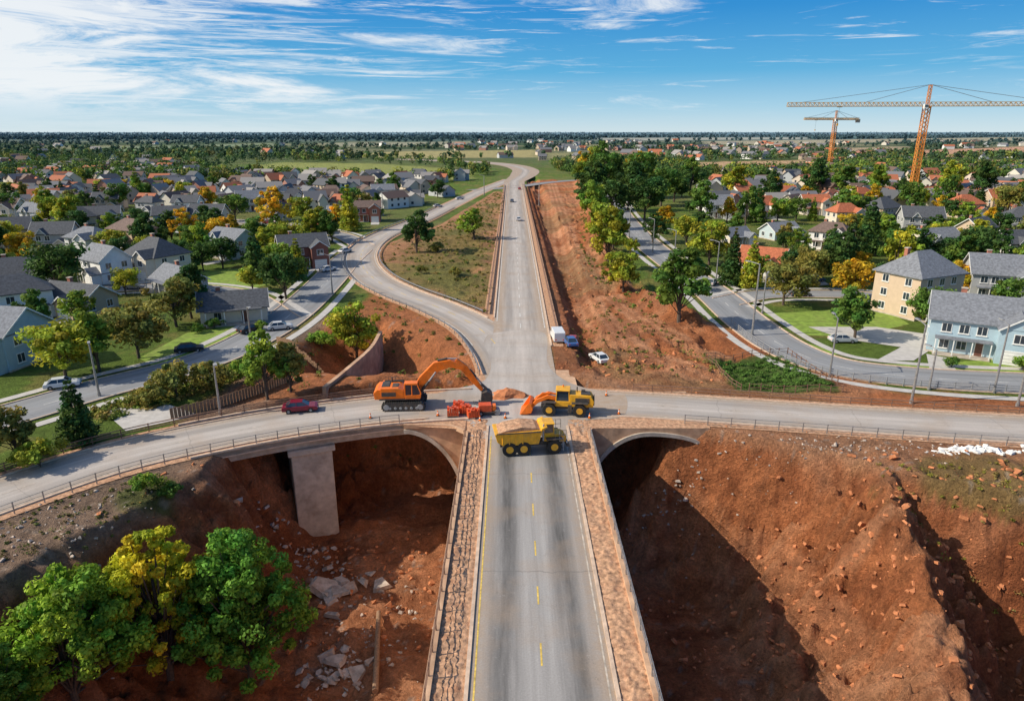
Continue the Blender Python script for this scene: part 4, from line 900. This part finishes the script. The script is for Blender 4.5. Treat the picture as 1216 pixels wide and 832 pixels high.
def loader(loc,rot,sc=1):
    b=MB()
    for s in(-1,1):
        for x in(-1.7,2.2): b.wheel(x,s*1.15,.85,.85,.65,M_yellow,20)
        b.box('fenders',M_dark,(2.2,s*1.15,1.85),(2.1,.75,.1)); b.box('fenders',M_dark,(-1.7,s*1.15,1.85),(1.7,.7,.08))
    b.box('chassis',M_dark,(.3,0,1.0),(6.2,1.4,.5))
    b.prism('engine_hood',M_yellow,[(.9,1.2),(3.9,1.2),(4.0,2.0),(3.6,2.75),(.9,2.85)],-.95,.95); b.box('grille',M_dark,(4.0,0,1.9),(.12,1.5,1.0)); b.box('vents',M_dark,(2.5,-.97,2.1),(1.8,.04,.7)); b.box('hood_top',M_dark,(2.9,0,2.84),(1.2,1.3,.08))
    b.box('cab_base',M_yellow,(0,0,1.55),(1.9,1.9,.7)); b.box('cab_glass',M_glass,(0,0,2.55),(1.65,1.6,1.35),tx=.9,ty=.92)
    for sx in(-1,1):
        for sy in(-1,1): b.cyl('cab_pillars',M_yellow,(sx*.85,sy*.83,1.85),(sx*.78,sy*.76,3.3),.07,n=6)
    b.box('cab_roof',M_yellow,(0,0,3.33),(1.85,1.8,.14)); b.cyl('beacon',M_orange,(0,.5,3.4),(0,.5,3.65),.09)
    for s in(-1,1): b.arm('lift_arms',M_orange,[(-.6,2.1),(-1.9,2.35),(-3.3,1.7),(-4.1,.8)],[.22,.28,.26,.18],s*.62-.13,s*.62+.13)
    b.arm('z_link',M_orange,[(-1.6,2.6),(-2.6,2.5),(-3.6,1.6)],[.1,.2,.1],-.12,.12); b.cyl('ram',M_grey,(-.5,0,2.2),(-2.5,0,2.6),.1)
    bk=[(-3.9,1.5),(-3.75,.9),(-3.95,.35),(-4.5,.12),(-5.5,.1),(-5.4,.22),(-4.5,.3),(-4.15,.6),(-4.1,1.1),(-4.3,1.7)]
    b.prism('bucket',M_orange,bk,-1.45,1.45); b.prism('bucket_sides',M_orange,[(-3.8,.9),(-4.0,.3),(-5.4,.1),(-4.4,1.65),(-4.0,1.5)],-1.5,-1.42); b.prism('bucket_sides',M_orange,[(-3.8,.9),(-4.0,.3),(-5.4,.1),(-4.4,1.65),(-4.0,1.5)],1.42,1.5)
    b.cyl('exhaust',M_dark,(1.8,.4,2.8),(1.8,.4,3.5),.08); b.box('air_filter',M_dark,(2.6,.4,2.95),(.5,.4,.35)); b.box('ladder',M_dark,(.95,-1.15,1.0),(.5,.08,1.1))
    b.done('wheel_loader',loc,rot,sc,bevel=.05)
x,y=G(668,490); loader((x,y,.06),math.radians(-6),1.0)
def dumper(loc,rot,sc=1):
    b=MB()
    for s in(-1,1):
        for x in(-2.6,-1.0,2.5): b.wheel(x,s*1.25,.85,.85,.6,M_yellow,20)
    b.box('chassis',M_dark,(0,0,1.0),(7.2,1.2,.45))
    b.prism('dump_body',M_yellow,[(-4.0,1.8),(-3.4,1.35),(.7,1.35),(1.1,3.0),(-4.3,2.8)],-1.5,1.5)
    b.prism('load',M_shoulder,[(-3.9,2.8),(-3.0,3.15),(-1.2,3.45),(.4,3.25),(.9,3.0)],-1.32,1.32)
    b.prism('body_canopy',M_yellow,[(.95,2.9),(1.15,2.9),(1.7,3.3),(1.6,3.42),(1.0,3.2)],-1.5,1.5)
    for i in range(6): b.box('body_ribs',M_yellow,(-3.4+i*.75,-1.54,2.15),(.14,.1,1.3)); b.box('body_ribs',M_yellow,(-3.4+i*.75,1.54,2.15),(.14,.1,1.3))
    b.box('body_rail',M_dark,(-1.6,-1.56,2.86),(5.0,.12,.14))
    b.prism('bonnet',M_yellow,[(2.4,1.2),(3.9,1.1),(4.0,1.7),(3.6,2.0),(2.4,2.2)],-.85,.85); b.box('grille',M_dark,(3.98,0,1.4),(.1,1.3,.55)); b.box('bumper',M_dark,(4.1,0,.85),(.3,2.4,.35))
    for s in(-1,1): b.box('fenders',M_dark,(2.5,s*1.25,1.8),(1.9,.75,.12)); b.box('headlights',M_trim,(4.0,s*1.05,1.2),(.12,.3,.2))
    b.box('cab_base',M_yellow,(1.95,0,1.85),(1.2,1.8,1.0)); b.box('cab_glass',M_glass,(1.95,0,2.8),(1.1,1.65,1.05),tx=.9,ty=.93)
    for sx in(-1,1):
        for sy in(-1,1): b.cyl('cab_pillars',M_yellow,(1.95+sx*.56,sy*.86,2.3),(1.95+sx*.5,sy*.78,3.35),.06,n=6)
    b.box('cab_roof',M_yellow,(1.95,0,3.42),(1.35,1.85,.12)); b.cyl('exhaust',M_grey,(1.25,-1.2,1.6),(1.25,-1.2,3.6),.09)
    for i in range(6): b.box('ladder',M_grey,(3.3,-1.45,.5+i*.35),(.5,.06,.05))
    for q in(-.25,.25): b.cyl('ladder_sides',M_grey,(3.3+q,-1.45,.3),(3.3+q,-1.45,2.9),.03,n=5)
    for x in(2.6,3.2,3.8): b.cyl('handrail',M_dark,(x,-1.5,1.8),(x,-1.5,2.9),.03,n=5); b.cyl('handrail',M_dark,(x,1.5,1.8),(x,1.5,2.9),.03,n=5)
    for y in(-1.5,1.5): b.cyl('handrail',M_dark,(2.6,y,2.9),(3.8,y,2.9),.03,n=5); b.cyl('handrail',M_dark,(2.6,y,2.35),(3.8,y,2.35),.03,n=5)
    b.done('dump_truck',loc,rot,sc,bevel=.05)
x,y=G(630,534); dumper((x,y,.06),math.radians(8),1.0)
b=MB()
b.box('frame',M_dark,(0,0,.45),(2.4,1.3,.2)); b.box('body',M_red,(-.2,0,1.0),(1.7,1.2,.9),tx=.95); b.box('control_box',M_orange,(.95,0,.95),(.5,1.0,.7)); b.cyl('drum',M_grey,(1.35,-.6,.4),(1.35,.6,.4),.4,n=16)
for s in(-1,1): b.wheel(-.8,s*.65,.35,.35,.2)
b.cyl('handle',M_dark,(-1.0,-.4,1.4),(-1.7,-.4,1.7),.04,n=6); b.cyl('handle',M_dark,(-1.0,.4,1.4),(-1.7,.4,1.7),.04,n=6); b.cyl('handle',M_dark,(-1.7,-.4,1.7),(-1.7,.4,1.7),.04,n=6)
x,y=G(578,492); b.done('road_roller',(x,y,.06),.1,1,.04)
def pallet(px,py,rot):
    b=MB()
    for i in range(5): b.box('slats',M_wood,(0,-.5+i*.25,.16),(1.5,.15,.04))
    for i in range(3): b.box('bearers',M_wood,(-.65+i*.65,0,.07),(.12,1.15,.13))
    for k in range(4):
        for i in range(5):
            for j in range(3):
                if k==3 and (i+j)%3==0: continue
                b.box('bricks',M_red,(-.6+i*.3,-.36+j*.36,.31+k*.26),(.27,.33,.24))
    x,y=G(px,py); b.done('brick_pallet',(x,y,.06),rot,1.0)
pallet(538,494,.1);pallet(553,491,-.1);pallet(562,496,.3);pallet(545,487,0)
def cone(x,y,z=.06):
    b=MB(); b.box('base',M_black,(0,0,.03),(.4,.4,.06)); b.cyl('cone',M_orange,(0,0,.06),(0,0,.75),.17,.03,12); b.cyl('band',M_trim,(0,0,.35),(0,0,.5),.117,.083,12); b.done('traffic_cone',(x,y,z))
for p in [(520,494),(600,497),(700,497),(720,470),(440,497),(735,492),(570,500)]: cone(*G(*p))
x,y=G(603,470); g=np.random.default_rng(77); b=MB(); n=18; ringv=[]
for rr,zz in ((2.0,.0),(1.7,.22),(1.3,.5),(.85,.78),(.35,.95)):
    for i in range(n): a=2*math.pi*i/n; q=rr*(1+.18*math.sin(3*a+rr)+.1*g.normal()); ringv.append((q*math.cos(a)*1.3,q*math.sin(a)*.8,zz+(.07*g.normal() if zz>0 else 0)))
fs=[(k*n+i,k*n+(i+1)%n,(k+1)*n+(i+1)%n,(k+1)*n+i) for k in range(4) for i in range(n)]+[tuple(range(4*n,5*n))]
b.add('mound',M_clod,ringv,fs); b.done('soil_heap',(x,y,.055))
# ------------------------------------------------------------ lamps, poles
def lamp(px,py,h=11,arm=2.0,rot=0,t=1.0):
    b=MB(); b.cyl('base',M_steel,(0,0,-.3),(0,0,.5),.24*t,n=8); b.cyl('pole',M_steel,(0,0,.3),(0,0,h),.17*t,.10*t,8); b.cyl('arm',M_steel,(0,0,h-.1),(arm,0,h+.25),.07*t,.05*t,6); b.box('head',M_grey,(arm+.3,0,h+.25),(.9,.34,.16)); b.box('lens',M_trim,(arm+.3,0,h+.155),(.6,.22,.03))
    x,y=G(px,py); b.done('street_lamp',(x,y,zat(x,y)),rot)
for a in [(893,398,13,1.8,2.5,1.2),(1082,478,11,1.6,1.6,1.1),(1103,462,6,1.0,2),(262,492,7,1,-1),(455,256,10,2,0,1.4),(500,243,10,2,0,1.4),(395,350,9,1.5,3),(905,372,8,1,1),(747,282,10,1.8,2,1.3),(118,470,8,1.5,-1),(800,318,10,1.8,2.5,1.2),(985,446,9,1.5,1.5),(1180,466,10,1.5,1.5),(775,300,10,1.5,2.3),(575,232,11,2,3,1.5),(640,240,11,2,3,1.5),(300,420,8,1.5,-1),(850,336,10,1.6,2.5,1.1),(1208,482,10,1.5,1.5)]: lamp(*a)
# ------------------------------------------------------------ cranes
def lattice(b,part,mat,p0,p1,w0,bays,t=.3,tri=False):
    p0=Vector(p0);p1=Vector(p1); d=(p1-p0).normalized()
    up=Vector((0,0,1)) if abs(d.z)<.9 else Vector((0,1,0)); u=d.cross(up).normalized(); v=u.cross(d)
    cs=[(-1,-1),(1,-1),(1,1),(-1,1)] if not tri else [(-1,-1),(1,-1),(0,1)]
    pt=lambda k,i: p0+(p1-p0)*k/bays+u*cs[i][0]*w0/2+v*cs[i][1]*w0/2
    n=len(cs)
    for i in range(n): b.cyl(part,mat,pt(0,i),pt(bays,i),t/2,n=4)
    for k in range(bays):
        for i in range(n):
            b.cyl(part,mat,pt(k,i),pt(k+1,(i+1)%n),t*.33,n=4); b.cyl(part,mat,pt(k,i),pt(k,(i+1)%n),t*.3,n=4)
def crane(px,py,hm,jl,cl_,rot,sc=1,apex=11):
    b=MB(); b.box('base',M_conc,(0,0,.5),(6,6,1.2)); lattice(b,'mast',M_crane,(0,0,0),(0,0,hm),2.6,22,.5)
    b.box('slewing_unit',M_crane,(0,0,hm+.6),(3,3,1.2)); b.box('operator_cab',M_trim,(-1.6,-2.2,hm+.9),(1.8,1.6,2.0)); b.box('cab_window',M_glass,(-1.6,-3.02,hm+1.1),(1.4,.06,1.1))
    lattice(b,'apex',M_crane,(0,0,hm+1),(0,0,hm+apex),1.2,6,.3)
    z=hm+2; lattice(b,'jib',M_craneY,(-jl,0,z),(-1.5,0,z),1.9,30,.42,True); lattice(b,'counter_jib',M_craneY,(1.5,0,z),(cl_,0,z),1.9,26,.42,True)
    for x in(-jl*.45,-jl*.92,cl_*.5,cl_*.95): b.cyl('pendants',M_steel,(0,0,hm+apex),(x,0,z+.8),.14,n=4)
    b.box('counterweight',M_conc,(cl_*.95,0,z-1.6),(4,1.6,3)); tx=-jl*.62; b.box('trolley',M_dark,(tx,0,z-1.1),(2,1.5,.5)); b.cyl('hoist_rope',M_dark,(tx,0,z-1.2),(tx,0,z-9),.05,n=4); b.box('hook_block',M_yellow,(tx,0,z-9.5),(.7,.5,1.1))
    x,y=G(px,py); b.done('tower_crane',(x,y,-.2),rot,sc)
crane(1081,240,45.5,67,62,math.radians(-5))
crane(984,203,43,34,26,math.radians(18),apex=9)
# ------------------------------------------------------------ light, sky, camera
EL=math.radians(36.5); AZ=math.radians(8)
S=Vector((-math.cos(EL)*math.cos(AZ),-math.cos(EL)*math.sin(AZ),math.sin(EL)))
sl=bpy.data.lights.new('sun','SUN'); sl.energy=5.0; sl.angle=math.radians(.5); sl.color=(1,.91,.77)
so=bpy.data.objects.new('sun',sl); scene.collection.objects.link(so); so.rotation_euler=S.to_track_quat('Z','Y').to_euler()
w=bpy.data.worlds.new('World'); scene.world=w; w.use_nodes=True; t=w.node_tree; bg=t.nodes['Background']
sky=N(t,'ShaderNodeTexSky'); sky.sky_type='NISHITA'; sky.sun_disc=False; sky.sun_elevation=EL; sky.sun_rotation=math.atan2(S.x,S.y); sky.air_density=1.0; sky.dust_density=.2; sky.ozone_density=2.5
tc=N(t,'ShaderNodeTexCoord').outputs['Generated']
sp=N(t,'ShaderNodeSeparateXYZ'); t.links.new(tc,sp.inputs[0])
el=sp.outputs[2]
rp=N(t,'ShaderNodeValToRGB'); t.links.new(el,rp.inputs[0]); cr=rp.color_ramp; SS=.11
stops=[(0.0,(.60,.76,.84)),(.030,(.36,.63,.82)),(.075,(.085,.42,.74)),(.15,(.008,.26,.66)),(.4,(.01,.14,.44)),(1,(.02,.10,.30))]
while len(cr.elements)<len(stops): cr.elements.new(.5)
for e_,(p,c_) in zip(cr.elements,stops): e_.position=p; e_.color=(*c_,1)
sc_=N(t,'ShaderNodeVectorMath',operation='SCALE'); t.links.new(rp.outputs[0],sc_.inputs[0]); sc_.inputs['Scale'].default_value=1/SS
c=mixc(t,sky.outputs[0],sc_.outputs[0],.9)
def mapv(rot,scl,loc=(0,0,0)):
    m=N(t,'ShaderNodeMapping'); m.inputs['Rotation'].default_value=rot; m.inputs['Scale'].default_value=scl; m.inputs['Location'].default_value=loc; t.links.new(tc,m.inputs[0]); return m.outputs[0]
c1=noise(t,mapv((0,math.radians(4),0),(2.0,2.0,15),(.7,1.3,.4)),1.7,13,.68,.7)
c2=noise(t,mapv((0,math.radians(-15),0),(2.4,2.4,44),(5,1,3)),1.8,13,.70,.9)
c3=noise(t,mapv((0,math.radians(10),0),(2.2,2.2,36),(1,7,5)),1.8,13,.66,1.2)
left=mr(t,sp.outputs[0],-.55,.25,.15,-.07)
m1=mr(t,math_(t,'ADD',c1,left),.50,.70,0,1,True); m2=mr(t,math_(t,'ADD',c2,math_(t,'MULTIPLY',left,.7)),.53,.70,0,1,True)
m3=mr(t,c3,.575,.72,0,.9,True)
veil=math_(t,'MAXIMUM',math_(t,'MAXIMUM',m1,math_(t,'MULTIPLY',m2,.85)),math_(t,'MULTIPLY',m3,mr(t,el,.05,.11,0,1,True)))
cl1=math_(t,'MULTIPLY',veil,mr(t,el,.008,.05,.25,1,True))
c=mixc(t,c,(8.3,8.5,8.6),math_(t,'MULTIPLY',cl1,.9))
t.links.new(c,bg.inputs[0]); bg.inputs[1].default_value=SS
cam=bpy.data.cameras.new('camera'); co=bpy.data.objects.new('camera',cam); scene.collection.objects.link(co); scene.camera=co
co.location=(0,0,H); co.rotation_euler=(math.pi/2-TH,0,0); cam.sensor_width=36; cam.lens=F/1216*36; cam.clip_end=40000; cam.clip_start=.5
scene.view_settings.view_transform='Standard'; scene.view_settings.look='None'; scene.view_settings.exposure=0
print('objects',len(bpy.data.objects),'midtrees',cnt,'houses',len(hx))
